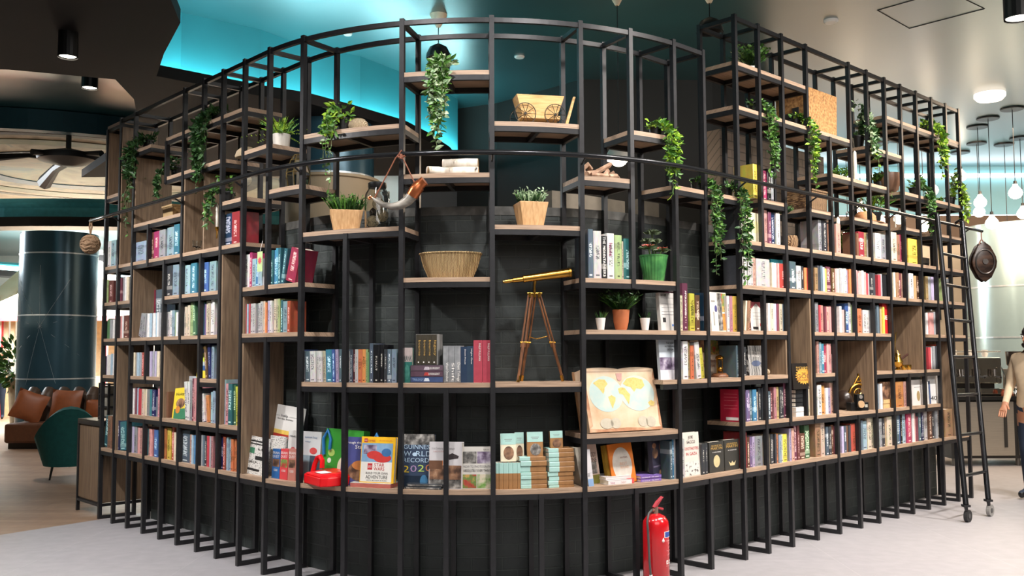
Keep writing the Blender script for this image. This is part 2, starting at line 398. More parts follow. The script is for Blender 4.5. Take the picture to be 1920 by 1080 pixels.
# rail for the ladder, carried round the front on stubs
m = MB(); pts = []
s = -4.98
while s < 6.95:
    pts.append((*P(s, -.075), 2.845)); s += .08 if SL-.1 < s < SR+.1 else .4
pts.append((*P(6.95, -.075), 2.845))
m.tube(pts, .017, 10)
cpart('ladder_rail', m, M('black_tube', '#2a2b2d', .22, .6, .05), 'round black tube rail carried in front of the posts').data.shade_smooth()
for s in (a[1], a[5], a[8], b[0], b[2], b[4], b[6], b[8], r[0], r[3], r[5], r[7], r[9], r[12]): cpart('rail_bracket', MB().tube([(*P(s, -.062), 2.835), (*P(s, 0), 2.80)], .007, 6), STEEL)
# ================================================================== BOOKS
PAL = {'wh': ('#e2dfdc', 'white'), 'cr': ('#dccfb4', 'cream'), 'gy': ('#9b9da0', 'grey'), 'sl': ('#5d6d78', 'slate grey'), 'dg': ('#3d3f44', 'charcoal'), 'bk': ('#1b1c1f', 'black'),
       'nv': ('#25365c', 'navy'), 'bl': ('#4c80ac', 'blue'), 'lb': ('#a3bccb', 'pale blue'), 'tl': ('#3f7c82', 'teal'), 'gn': ('#587d55', 'green'), 'lg': ('#a9bf86', 'pale green'),
       'ye': ('#e2cf58', 'yellow'), 'or': ('#d68454', 'orange'), 'rd': ('#b5414a', 'red'), 'pk': ('#d59a96', 'salmon pink'), 'mr': ('#743f4a', 'maroon'), 'pu': ('#75648a', 'purple'),
       'br': ('#6e4c39', 'brown'), 'tn': ('#b4946d', 'tan'), 'lv': ('#b3a9c6', 'lavender')}
def book_mat(key):
    n = 'book_cover_'+key
    if n in MATS: return MATS[n]
    m, nt, bs = new_mat(n); L = nt.links.new; c = lin(PAL[key][0]); N = nt.nodes.new
    lum = .3*c[0]+.6*c[1]+.1*c[2]
    ink = (c[0]*.18, c[1]*.18, c[2]*.2, 1) if lum > .22 else (min(1, c[0]*2+.45), min(1, c[1]*2+.42), min(1, c[2]*2+.36), 1)
    tc = N('ShaderNodeTexCoord'); sp = N('ShaderNodeSeparateXYZ'); L(tc.outputs['Generated'], sp.inputs[0])
    oi = N('ShaderNodeObjectInfo')
    def mth(op, x, y=None, z=None):
        q = N('ShaderNodeMath'); q.operation = op
        for i, v in enumerate((x, y, z)):
            if v is None: continue
            if isinstance(v, (int, float)): q.inputs[i].default_value = v
            else: L(v, q.inputs[i])
        return q.outputs[0]
    rnd = oi.outputs['Random']; gx, gy, gz = sp.outputs
    spine = mth('LESS_THAN', gy, .06)
    mid = mth('LESS_THAN', mth('ABSOLUTE', mth('SUBTRACT', gx, .5)), mth('MULTIPLY_ADD', rnd, .18, .12))
    lo = mth('MULTIPLY_ADD', mth('FRACT', mth('MULTIPLY', rnd, 7.3)), .3, .15); hi = mth('MULTIPLY_ADD', mth('FRACT', mth('MULTIPLY', rnd, 13.7)), .25, .68)
    rng = mth('MULTIPLY', mth('GREATER_THAN', gz, lo), mth('LESS_THAN', gz, hi))
    cm = N('ShaderNodeCombineXYZ'); L(mth('MULTIPLY', gx, 3.0), cm.inputs[0]); L(mth('MULTIPLY_ADD', gz, 34, mth('MULTIPLY', rnd, 91)), cm.inputs[2])
    no = N('ShaderNodeTexNoise'); no.inputs['Scale'].default_value = 1.0; no.inputs['Detail'].default_value = 3; L(cm.outputs[0], no.inputs['Vector'])
    txt = mth('MULTIPLY', mth('MULTIPLY', spine, mid), mth('MULTIPLY', rng, mth('GREATER_THAN', no.outputs['Fac'], .5)))
    # small publisher mark at the foot and a band on some
    foot = mth('MULTIPLY', mth('MULTIPLY', spine, mid), mth('MULTIPLY', mth('GREATER_THAN', gz, .05), mth('LESS_THAN', gz, .085)))
    b0 = mth('FRACT', mth('MULTIPLY', rnd, 5.1))
    band = mth('MULTIPLY', mth('MULTIPLY', mth('GREATER_THAN', gz, mth('MULTIPLY_ADD', b0, .6, .1)), mth('LESS_THAN', gz, mth('MULTIPLY_ADD', b0, .6, .22))), mth('GREATER_THAN', mth('FRACT', mth('MULTIPLY', rnd, 3.7)), .6))
    fac = mth('MINIMUM', mth('ADD', mth('ADD', txt, foot), mth('MULTIPLY', band, .35)), 1)
    hs = N('ShaderNodeHueSaturation'); hs.inputs['Color'].default_value = c
    L(mth('MULTIPLY_ADD', mth('FRACT', mth('MULTIPLY', rnd, 17.9)), .08, .46), hs.inputs['Hue']); L(mth('MULTIPLY_ADD', mth('FRACT', mth('MULTIPLY', rnd, 29.3)), .5, .72), hs.inputs['Value'])
    # faint printed picture on the cover faces
    n2 = N('ShaderNodeTexNoise'); n2.inputs['Scale'].default_value = 5; L(tc.outputs['Generated'], n2.inputs['Vector'])
    mx0 = N('ShaderNodeMix'); mx0.data_type = 'RGBA'; mx0.blend_type = 'MULTIPLY'; mx0.inputs[0].default_value = .5; L(hs.outputs[0], mx0.inputs[6]); L(n2.outputs['Color'], mx0.inputs[7])
    mx = N('ShaderNodeMix'); mx.data_type = 'RGBA'; L(fac, mx.inputs[0]); L(mx0.outputs[2], mx.inputs[6]); mx.inputs[7].default_value = ink
    L(mx.outputs[2], bs.inputs['Base Color']); bs.inputs['Roughness'].default_value = .32; bs.inputs['Coat Weight'].default_value = .25
    MATS[n] = m; return m
def book_geo(m, w, d, h, T=None, mi=0, pi=1, rounded=True):
    t = min(.0025, w*.14); q = .004 if h > .08 else .0015
    m.box(-w/2, -w/2+t, t, d, 0, h, mi, T); m.box(w/2-t, w/2, t, d, 0, h, mi, T)
    e = w*.12
    m.hexa([(-w/2, t, 0), (-w/2+e, 0, 0), (w/2-e, 0, 0), (w/2, t, 0)], [(-w/2, t, h), (-w/2+e, 0, h), (w/2-e, 0, h), (w/2, t, h)], mi, T)
    m.box(-w/2+t, w/2-t, t, d-q, q, h-q, pi, T)
def face_geo(m, w, d, h, T=None, mi=0, pi=1):
    """book seen face on: front cover at y=0, spine at -x"""
    t = .003
    m.box(-w/2, w/2, 0, t, 0, h, mi, T); m.box(-w/2, w/2, d-t, d, 0, h, mi, T); m.box(-w/2, -w/2+t, t, d-t, 0, h, mi, T)
    m.box(-w/2+t, w/2-.004, t, d-t, .004, h-.004, pi, T)
BOOKS = []   # dicts, made at the end so the 300 largest become objects
SIZES = ((.018, 'slim'), (.03, ''), (9, 'thick'))
def run(k, x0, toks, where, group, off=.03, right=None, depth=.16, lift=0):
    """a row of spines: tokens '<width in px><colour><height cm>[<lean deg>]', gaps are 'xx'"""
    xs = x0; z = .67 if k == 0 else None
    for t in toks.replace(' ', '').split(','):
        mm = re.match(r'(\d+\.?\d*)([a-z]{2})(\d*)([<>]\d+)?([!])?$', t)
        wpx, col, h, lean, big = mm.groups(); wpx = float(wpx); h = float(h or 0)/100
        if col != 'xx':
            rt = xs > 1390 if right is None else right
            zz = .67 if k == 0 else lev(k, rt)
            s0, s1 = s_at(xs, zz, off), s_at(xs+wpx, zz, off)
            a0 = 0
            if lean: a0 = R_(float(lean[1:]))*(1 if lean[0] == '>' else -1)
            w = (s1-s0)*.96; d = min(.26, max(.10, h*.68), .335-off)*random.uniform(.93, .99)
            o = off+random.uniform(-.006, .012)
            T = FR((s0+s1)/2, o, zz+lift)
            if a0:
                px = (w/2 if a0 > 0 else -w/2)
                T = T @ Matrix.Translation((px, 0, 0)) @ Matrix.Rotation(a0, 4, 'Y') @ Matrix.Translation((-px, 0, 0))
            size = next(n for q, n in SIZES if w < q)
            BOOKS.append(dict(T=T, w=w, d=d, h=h, c=col, size=size, where=where, group=group, area=wpx*h*FPX/Vector(P((s0+s1)/2)).length, lean=bool(lean), x=xs))
        xs += wpx
gL, gC, gR = 'books on the left arm shelves', 'books on the corner shelves', 'books on the right arm shelves'
# left arm ----------------------------------------------------
run(5, 201, '7wh25,9lb25', 'shelf just behind the hanging rope ball', gL)
run(5, 253, '21lb18', 'shelf beside the red pyramid', gL)
run(5, 281, '6br24,11rd24,12gy24,15lb25,11bl26', 'shelf under the wicker box of yellow flowers', gL)
run(5, 416, '17nv25,15rd25', 'shelf right of the brass candelabra', gL)
run(4, 196, '7lg22,9mr21', 'second shelf below the rope ball', gL)
run(4, 219, '9mr22,4gy23,4wh23,4cr22', 'short shelf below the red pyramid', gL)
run(4, 311, '12dg26,12lb26', 'shelf of pale blue annuals, charcoal end', gL)
run(4, 343, '12lb24,12bl25', 'middle bay of the pale blue annuals', gL)
run(4, 377, '13bl24,13lb24', 'blue annuals bay below the candelabra', gL)
run(3, 193, '5dg17,4gn18,4gn19,3gy18,4wh18', 'third shelf below the rope ball', gL)
run(3, 219, '4wh21,4pk21,4wh21,10br21', 'bay over the narrow oak panel', gL)
run(3, 258, '6gy21>16,6gy21>9,4gy21,4wh21,4lb21,4gy21,4wh21,3lb21,4wh21,4gy21,4wh21', 'oak lined niche of leaning comics', gL)
run(3, 281, '7rd44,12sl44', 'tall behind the leaning comics', gL, off=.2)
run(3, 307, '4gy20,5wh21,5wh22,5lb22,4lg20,3wh20', 'bay of pale slim books under charcoal annuals', gL)
run(3, 338, '3bl19,4lb20,5cr24,5cr25,5lg27,6gn27<7', 'bay with the leaning green book', gL)
run(3, 374, '3bl25,4bl26,3pu25,4cr27,5cr27,5wh28,4wh29', 'bay of rising white books', gL)
run(3, 452, '4tl22,3dg21,3rd22,2lb22,3pk22,2rd22,5wh22,5wh22,4gy22,5wh22,5wh23,4cr23,3or22,2lv23,4lv23,4wh23,5cr24,5cr24,4lg24,4tl23,10lb22,6rd22', 'long shelf of shrink-wrapped picture books', gL)
run(4, 453, '12wh25,5rd26,8lb21,6bl20,8lb20,3gy20', 'shelf with the pale green tag', gL)
run(4, 502, '4pk24,5tl25,5bl25,5bl26,5tl26,6tl25>10,18rd24>16', 'shelf of reading folders with yellow bands', gL)
run(2, 192, '3lv18,3pu18,4wh19,4wh19,3lb20,3wh20', 'shelf beside the dark backed shoppers', gL)
run(2, 244, '4gn21,4cr21,3bk21,2gy21,3lb21,3gy21,5rd21', 'shelf with the small yellow card', gL)
run(2, 273, '5tn22,3cr22,3lv22,3gy22,3lv22,4gy22,4cr22', 'bay of faded pamphlets', gL)
run(2, 385, '4br26<9,6nv27<6,5lb26', 'bay with the yellow framed picture', gL)
run(1, 243, '4lb23,3wh23,4mr24,4lb24,3rd23,4rd23,5cr23,4cr23,5gy23,4tl23,7nv23,4sl17,4pk26', 'low shelf of old annuals', gL)
run(1, 306, '4rd30,4br22', 'niche with the yellow storybook', gL)
run(1, 345, '5wh31<6,4wh31,4gy32,3mr34,5pk34', 'niche with the yellow storybook', gL)
run(1, 370, '4nv25<8,5sl26<8,5wh22<8,5pk21<8,5or21<8,4lb24,5lb25', 'bay of books slumping to one side', gL)
run(1, 410, '4lv33,6lb34,7pk31,8tl31,5gn30<3,4ye29<4,3or27', 'tall narrow oak bay', gL)
run(0, 192, '8tl29>10,8tn30', 'bottom shelf at the far end', gL)
run(0, 212, '13nv27,11tl26<5', 'bottom shelf by the oak cabinet', gL)
run(0, 239, '4ye22,4gy23,3lv23,5gy23,4pk23,5pk23', 'bottom shelf below the old annuals', gL)
run(0, 273, '3tl23,5pk23,3pk23,4mr23,7bl23', 'bottom shelf two bays before the yellow spines', gL)
run(0, 300, '5ye26,3lg26,4or26,7ye26,4rd27,4cr23', 'bottom shelf bay of yellow spines', gL)
run(0, 336, '17sl26,5pk23,3lb23,3bl23', 'bottom shelf bay after the yellow spines', gL)
run(0, 371, '3gy24,3gy24,3gy24,3sl24,4dg24,3rd24,3rd24,3gy24,4pk24', 'bottom shelf bay of grey comics', gL)
run(0, 408, '5pu24,5nv24,5rd25,4lb25,4lb24,5or24,4or24', 'bottom shelf bay beside the poster cards', gL)
# corner --------------------------------------------------------
run(2, 562, '5nv22<3,5gy21<3,10sl21<3,10wh21<2,6wh21<2,6wh21<2,6cr21<2,13bl22<2,6bl22<2,6lv22<2,5sl22', 'corner shelf left of its slim post', gC)
run(2, 650, '5wh21<2,5sl22,5mr22,6wh22,7or22,7or22,4lg22,3gn20,8sl26,12bk25,7bk25,6dg22,8sl22,9lb22', 'corner shelf just right of its slim post', gC)
run(4, 1103, '10sl33,15wh32,12bk29,14wh31,14lg30,3cr26,14tl28', 'shelf above the cactus pots', gC, depth=.2)
run(3, 1277, '6cr25,10mr34,3xx,10ye27,9br26,4xx,8nv28,6wh27', 'shelf right of the cactus pots', gC)
run(3, 1366, '5wh27,5pk27,9ye27', 'shelf right of the cactus pots, beside the open picture book', gC)
run(2, 1280, '10wh27,6tn26,7or24,3xx,9wh26<6,7ye22<8', 'shelf with the brass clock', gC)
run(2, 1381, '6sl24,4xx,5dg23,7dg23', 'shelf with the carved shell', gR, right=False)
run(0, 1257, '5sl26,4bl27,10wh28,8wh27', 'bottom shelf above the fire extinguisher', gC)
run(0, 1316, '7dg22,5dg22', 'bottom shelf between the pale comic and two dark fantasies', gC)
# right arm ------------------------------------------------------
run(6, 1412, '8ye27,8or27,3xx,9rd24,7bk26,5gy25', 'short upper shelf under the long ivy', gR)
run(5, 1388, '6dg25,6dg25', 'shelf with the cream faced book', gR, right=True)
run(5, 1436, '6pk27,6mr26,8nv26,8wh26', 'shelf beside the small wicker pot', gR)
run(5, 1538, '6gy27,9dg27', 'long shelf behind the candle', gR)
run(5, 1554, '11tn25,3xx,9pk26', 'long shelf around the candle', gR)
run(5, 1608, '4br21,11rd23,5tn23', 'long shelf under the bread shaped hat', gR)
run(5, 1641, '11wh24,12gy24', 'long shelf of pale volumes', gR)
run(5, 1672, '11cr28,6tn26,10rd27', 'long shelf under the glowing bulbs', gR)
run(5, 1705, '22ye25', 'long shelf left of the ladder', gR)
run(4, 1388, '3dg23', 'shelf end under the trailing leaves', gR, right=True)
run(4, 1391, '12wh22,5wh21,5wh21,6pk22,26wh22', 'shelf below the cream faced book', gR)
run(4, 1447, '4cr20,4cr20,4wh20,3pk20,15rd20', 'shelf below the small wicker pot', gR)
run(4, 1484, '12sl23,9wh20,5dg20,5or19,4rd19', 'shelf above the tall oak niche', gR)
run(4, 1529, '6tn20,4dg22,4sl22,4lb21,4ye20,9mr22,6br21', 'shelf above the salmon spines', gR)
run(4, 1567, '4pk21,4cr21,4gy22,4wh22,5wh22,5lv21,4or22,4or22,3tn21,3dg21,4pk22', 'shelf above the blue spines', gR)
run(4, 1610, '3pk20,4pk21,4wh22,4pk21,3rd20,4gy20,6dg21,4dg21', 'shelf above the red lettered cover', gR)
run(4, 1648, '5rd20,4gy21,5bk20,10bk21', 'shelf above the red lettered cover, past its post', gR)
run(4, 1677, '4cr24,5tn24,7mr24,6pk24', 'shelf above the coffee pot niche', gR)
run(4, 1706, '8wh25,5tn23,9br23', 'shelf above the coffee pot niche, ladder side', gR)
run(4, 1738, '5tn24,5gy24,5lv24,8cr24', 'shelf just left of the ladder', gR)
run(4, 1772, '5lg24,5gy24,5cr24', 'shelf between the ladder stiles', gR)
run(3, 1398, '3cr23>6,4tn23>5,4br23>4', 'bay with the arched cover', gR)
run(3, 1441, '4wh22,5cr22,4cr22,4lv22,4mr22,6cr22,4sl22,5dg22', 'shelf left of the tall oak niche', gR)
run(3, 1531, '6gy25,3rd23,7pk23,3mr22,6pk22,4pk22,6pk23', 'bay of salmon spines', gR)
run(3, 1575, '4wh23,5pk20,3dg20,7bl26,5wh27,3lg25,3rd24', 'bay with tall blue spines', gR)
run(3, 1611, '8or22,7wh21,7wh21,5gy21', 'bay beside the red lettered cover', gR)
run(3, 1646, '4sl26,3dg25,4tn25,3ye25', 'bay with the red lettered cover', gR)
run(3, 1740, '3wh22,4pk22,5pk22,4gy23,6cr25', 'shelf right of the coffee pot niche', gR)
run(2, 1533, '4pk27,4lb26,5bl25,6rd24,3pk25,4pk25,3pk25', 'bay right of the gold sunburst book', gR)
run(2, 1562, '10wh16', 'bay right of the gold sunburst book, squat at its end', gR)
run(2, 1741, '5rd22,4wh22,4gy23,4dg23,6or25', 'shelf above the white album', gR)
run(1, 1395, '5pk24,4pu24,4pu24,4sl24,8bl24,4cr22,5dg25,4dg25', 'low shelf left of the white stack', gR)
run(1, 1441, '6sl22,5mr25,5pk25,5tn25,5dg25,5dg25,6mr31', 'low shelf left of the white stack, past its post', gR)
run(1, 1514, '3bk24,9cr24', 'bay of the white stack', gR)
run(1, 1533, '8wh25,8or24,4wh22,6lv22,8pk26', 'low shelf left of the compass ornament', gR)
run(1, 1647, '4sl23,4wh23', 'bay with the dark photo album', gR)
run(1, 1681, '15or24,5pk24,4mr24', 'bay with the pale orange cover', gR)
run(1, 1736, '4mr22,3wh22', 'bay with the feather cover', gR)
run(0, 1394, '7rd27,6br23,4pu23,5lv23,15gy23', 'bottom shelf right of the dark fantasies', gR)
run(0, 1443, '3cr23,4dg23,4dg23,3dg23,4or23,5lb22,5cr22,8ye22', 'bottom shelf with pale yellow spines', gR)
run(0, 1481, '4lv26,5pk26,6mr32,5mr29,10br21,10gn27', 'bottom shelf with dark green volumes', gR)
run(0, 1529, '11tn29,9cr30', 'bottom shelf below the tall oak niche', gR)
run(0, 1550, '5sl24,5dg24,5br25,4mr24,3dg24', 'bottom shelf bay of charcoal spines', gR)
run(0, 1579, '4lv23,5sl23,4br23,4dg23,13or24', 'bottom shelf bay below the compass ornament', gR)
run(0, 1615, '4sl26,9lb25,7cr29,6cr29', 'bottom shelf bay with an orange book on top', gR)
run(0, 1651, '5gy26,5dg26,3tn26,10cr27', 'bottom shelf bay with a white book on top', gR)
run(0, 1682, '5sl29,4bl30,4bk30,6lb28,9rd28', 'bottom shelf bay of the bright red spine', gR)
run(0, 1713, '4wh28,3pk29,4mr24,5sl30,4nv30', 'bottom shelf before the end bays', gR)
run(0, 1736, '6wh29,8br29,5dg29,4gy30,9wh30', 'bottom shelf end bay by the ladder', gR)
run(0, 1772, '15tn28', 'bottom shelf between ladder and oak end panel', gR)
# sort by size in view; the largest 300 become objects of their own
BOOKS.sort(key=lambda q: -q['area'])
own, rest = BOOKS[:300], BOOKS[300:]
ORD = ['first', 'second', 'third', 'fourth', 'fifth', 'sixth', 'seventh', 'eighth', 'ninth', 'tenth']
bykey = {}
for q in own: bykey.setdefault((q['where'], q['c']), []).append(q)
for (where, col), L_ in bykey.items():
    L_.sort(key=lambda q: q['x'])
    for i, q in enumerate(L_):
        cn = PAL[col][1]
        if len(L_) == 1: lab = '%s %s book, %s' % (q['size'], cn, where)
        else: lab = '%s %s %s book from left, %s' % (ORD[i], q['size'], cn, where)
        q['label'] = re.sub(r'\s+', ' ', lab).strip()
UNIT = {}
def put_book(q):
    key = (q['c'], 's' if q['w'] < .018 else 'm' if q['w'] < .035 else 'l')
    if key not in UNIT:
        w0 = {'s': .013, 'm': .025, 'l': .05}[key[1]]
        m = MB(); book_geo(m, w0, .155, .23); o = m.build('book', [book_mat(q['c']), PAGE])
        UNIT[key] = (o, w0); first = True
    else: first = False
    src, w0 = UNIT[key]
    o = src if first else src.copy()
    if not first: C.objects.link(o)
    o.matrix_world = q['T'] @ Matrix.Diagonal((q['w']/w0, q['d']/.155, q['h']/.23, 1))
    return tag(o, q['label'], 'book', q['group'])
for q in own: put_book(q)
keys = sorted({q['c'] for q in rest}); m = MB()
for q in rest: book_geo(m, q['w'], q['d'], q['h'], q['T'], keys.index(q['c'])+1, 0)
if rest:
    o = m.build('books', [PAGE]+[M('plain_cover_'+k, PAL[k][0], .4, 0, .1, 40) for k in keys])
    tag(o, 'the remaining slimmest books crowded on the far ends of the shelves', 'books', None, 'stuff')
print('books', len(BOOKS), 'own', len(own))
# ================================================================== FACE-ON BOOKS, BOXES AND STACKS
def q_lev(k, right): return .67 if k == 0 else lev(k, right)
def fb(x0, x1, yt, k, col, th, label, cat='book', off=.06, lean=8, art=(), texts=(), yaw=0, right=False, group=None, z=None, name='book', roll=0, pages=True, d0=0, at=None):
    """book standing face on between photo columns x0 and x1; art = (x0,x1,z0,z1,material) in 0..1 of the cover"""
    zz = q_lev(k, right) if z is None else z
    s0, s1 = s_at(x0, zz, off), s_at(x1, zz, off); sm = (s0+s1)/2
    w = math.hypot(P(s1, off)[0]-P(s0, off)[0], P(s1, off)[1]-P(s0, off)[1])
    h = (z_at((x0+x1)/2, yt, zz, off)-zz)/math.cos(R_(lean))
    if at: sm, w, h = at
    T = FR(sm, off, zz) @ Matrix.Rotation(R_(yaw), 4, 'Z') @ Matrix.Rotation(R_(-lean), 4, 'X') @ Matrix.Rotation(R_(roll), 4, 'Y')
    root = thing(name, label, cat, T, group)
    m = MB()
    if pages: face_geo(m, w, th, h)
    else: m.box(-w/2, w/2, 0, th, 0, h)
    cm = M(col[1], col[0], .35, 0, .08, 6) if isinstance(col, tuple) else col
    part('cover', m, [cm, PAGE], root)
    i = 0
    for a_ in art:
        i += 1; mm = MB()
        if len(a_) == 5:
            ax0, ax1, az0, az1, mt = a_
            mm.box((ax0-.5)*w, (ax1-.5)*w, -.0006-.0001*i, -.0001, az0*h, az1*h)
        else:
            pts, mt = a_
            mm.hexa([((px-.5)*w, -.0006-.0002*i, pz*h) for px, pz in pts], [((px-.5)*w, -.0001, pz*h) for px, pz in pts])
        part('cover_art', mm, mt, root)
    for t_ in texts:
        s, tx, tz, tw, thh, mt = t_[:6]
        lettering(s, thh*h/.72, mt, root, (tx-.5)*w, tz*h, -.0022, wfit=tw*w, rot=t_[6] if len(t_) > 6 else None)
    return root, w, h
def ell(cx, cz, rx, rz, n=18): return [(cx+rx*math.cos(2*PI*i/n), cz+rz*math.sin(2*PI*i/n)) for i in range(n)]
def c_(n, h, **k): return M('art_'+n, h, k.get('rough', .4), 0, k.get('var', .1), k.get('scale', 25))
PHOTO1 = ramp_mat('photo_brown', ['#2a211c', '#5c4336', '#9a7358', '#c9a98a'], 'noise', 14, .4)
PHOTO2 = ramp_mat('photo_purple', ['#2b2432', '#5b4a63', '#9f93a8', '#d8d2d4'], 'noise', 16, .4)
PHOTO3 = ramp_mat('photo_colours', ['#7d2f2a', '#b04a3b', '#5d8a45', '#c99a5a', '#3f5e3a'], 'noise', 15, .4)
PHOTO4 = ramp_mat('photo_grey', ['#232323', '#6d6a66', '#b9b5ae'], 'noise', 26, .4)
SKETCH = ramp_mat('pencil_sketch', ['#3a3836', '#d5d0c8', '#dcd7cf'], 'noise', 40, .5, pos=[.38, .45, .7])
SWIRL = ramp_mat('black_white_swirl', ['#1b1b1d', '#d4d2ce', '#1b1b1d', '#c7c5c0'], 'wave', 9, .4, dist=7)
GNEWS = ramp_mat('grey_newsprint', ['#77746f', '#cfcbc4', '#d9d6d0'], 'noise', 55, .6, (1, 1, 2), pos=[.36, .48, .7])
MINT, KRAFT = c_('mint', '#a8cfc6', var=.04), c_('kraft', '#9c7248', var=.15)
SHRINK = c_('wrap', '#77787a')
# --- bottom shelf, in front of the corner
fb(452, 548, 758, 0, ('#dfddd8', 'art_poster_white'), .02, 'large white poster card with a red picture behind the small quiz decks', 'poster', off=.22, lean=9, pages=False, name='poster_card', roll=3,
   art=[(.5, .98, .34, .62, c_('brickred', '#b0372d')), (.5, .95, .58, .64, c_('paleyellow', '#e6c35f')), (.78, .95, .36, .52, c_('darkmix', '#3c5a56')), (.08, .42, .30, .55, c_('lilac', '#d6d3dc')), (.12, .28, .44, .5, c_('redspot', '#cf5a52')), (.3, .42, .5, .62, c_('navybits', '#4a5672'))],
   texts=[('MINI Set', .25, .84, .22, .03, RINK), ('---- help ------', .7, .83, .42, .04, INK), ('for the Builder', .7, .79, .3, .025, INK)])
fb(455, 497, 820, 0, GNEWS, .012, 'white card printed with slanting grey slogans, leaning at the front', 'card', off=.05, lean=8, pages=False, name='slogan_card', roll=2,
   art=[(.1, .38, .55, .7, c_('greenpanel', '#3f7a5c')), (.1, .9, .86, .9, INK), (.1, .8, .79, .82, INK), (.45, .8, .4, .5, INK), (.15, .7, .1, .16, INK)],
   texts=[('LIP', .7, .66, .35, .05, INK), ('HELP', .35, .3, .4, .06, INK)])
fb(500, 530, 818, 0, GNEWS, .01, 'grey newsprint card standing behind the blue quiz deck', 'card', off=.15, lean=6, pages=False, name='slogan_card')
for x0, x1, cn, hx, lab in ((509, 523, 'quizblue', '#2f66a6', 'blue quiz card deck, first of three beside the red bag'), (524, 538, 'quizred', '#d0454a', 'red quiz card deck, middle of the three'), (539, 553, 'quizpink', '#b9776a', 'brownish pink quiz card deck touching the red bag')):
    fb(x0, x1, 842, 0, c_(cn, hx, var=.03), .05, lab, 'card deck', off=.055, lean=3, pages=False, name='card_deck', group='quiz card decks',
       art=[(.06, .94, .4, .66, PHOTO3 if 'red' in cn else PHOTO1)], texts=[('BRAIN', .5, .83, .86, .085, WINK), ('QUEST', .5, .71, .86, .085, WINK), ('1500', .5, .25, .5, .08, WINK)])
fb(536, 556, 808, 0, ('#d8d6d0', 'art_slim_white'), .03, 'slim white box with a small red seal behind the quiz decks', 'box', off=.16, lean=4, pages=False, name='carton',
   art=[(ell(.5, .58, .26, .07), c_('seal', '#c8504e'))], texts=[('MINILL', .5, .86, .7, .04, INK)])
fb(563, 597, 810, 0, ('#ccd0cf', 'art_pale_box'), .05, 'pale grey box with a red oval seal behind the red bag', 'box', off=.17, lean=5, pages=False, name='carton',
   art=[(.45, 1, 0, .5, c_('bluegrey', '#3d4a57')), (.02, .45, 0, .5, c_('mistblue', '#8ca0a8')), (ell(.62, .6, .2, .07), c_('seal', '#c8504e'))], texts=[('sunset bay', .45, .86, .7, .05, c_('bluetext', '#6c86a4')), ('city', .3, .77, .3, .04, c_('bluetext', '#6c86a4'))])
root, w_, h_ = fb(603, 674, 806, 0, ('#3f9a3a', 'art_gift_green'), .07, 'bright green gift bag with blue handles behind the starry picture book', 'gift bag', off=.14, lean=6, pages=False, name='gift_bag', roll=2,
   art=[(ell(.2, .55, .09, .07), c_('paleleaf', '#a7d06b')), (ell(.16, .4, .05, .05), c_('whitefeather', '#dfe6d8')), (ell(.55, .3, .16, .2), c_('creamfeather', '#d8d8b8')), (ell(.3, .18, .08, .09), c_('redfeather', '#9a4a2c'))])
for x in (-.12*w_/.25, .2*w_/.25):
    m = MB(); m.tube([(x, -.006, h_*.5), (x-.01, -.014, h_*.8), (x+.02, -.012, h_*.97), (x+.05, -.012, h_*.8), (x+.045, -.006, h_*.6)], .011, 6); part('handle', m, c_('bluehandle', '#2f83c4'), root, smooth=True)
fb(637, 690, 820, 0, ('#4b4f86', 'art_space_blue'), .015, 'indigo picture book with a big ringed planet and white title', off=.07, lean=6,
   art=[(ell(.68, .3, .42, .2), PHOTO1), (ell(.7, .42, .3, .1), c_('planetorange', '#c07a45')), (ell(.2, .66, .035, .03), c_('star', '#f0c9a0')), (ell(.2, .15, .02, .02), WINK)],
   texts=[('Through the', .38, .86, .62, .05, WINK), ('Stars', .68, .76, .4, .08, WINK)])
m = MB(); T = FR(s_at(697, .67, .05), .028, .67) @ Matrix.Rotation(R_(2), 4, 'Z')
root = thing('book', 'red and grey book lying flat under the yellow framed brick set book', 'book', T)
part('cover', m.box(-.145, .145, 0, .2, 0, .026), c_('redspine', '#b8675c'), root)
part('cover_art', MB().box(-.145, .145, .001, .2, .0262, .030), c_('palelid', '#c9c9c2'), root)
fb(674, 738, 820, 0, ('#f0b927', 'art_yellow_frame'), .035, 'white book with yellow frame, red space vehicles and bold adventure title', off=.045, lean=7, z=.70,
   art=[(.02, .93, .02, .86, c_('paperwhite', '#e3dfd6', var=.02)), (.02, .93, .45, .86, c_('skyblue', '#7fa3c2')), (ell(.4, .6, .22, .09), c_('toyred', '#c23c38')), (ell(.64, .54, .26, .1), c_('toyred', '#c23c38')), (.08, .46, .62, .82, PHOTO2), (ell(.75, .66, .14, .09), c_('toyblue', '#3d6a9a')), (.22, .36, .28, .42, RINK), (.08, .18, .88, .96, RINK)],
   texts=[('STAR', .56, .355, .3, .075, RINK), ('WARS', .56, .27, .32, .075, RINK), ('LEGO', .29, .325, .11, .05, WINK), ('STAR WARS', .3, .89, .22, .05, RINK), ('LEGO', .13, .9, .08, .035, WINK), ('NEW CHARACTER AND MODEL', .72, .91, .38, .02, RINK), ('BUILD YOUR OWN', .5, .185, .64, .05, INK), ('ADVENTURE', .5, .09, .64, .075, INK), ('WITH 80 NEW BUILDS', .5, .04, .6, .025, INK)])
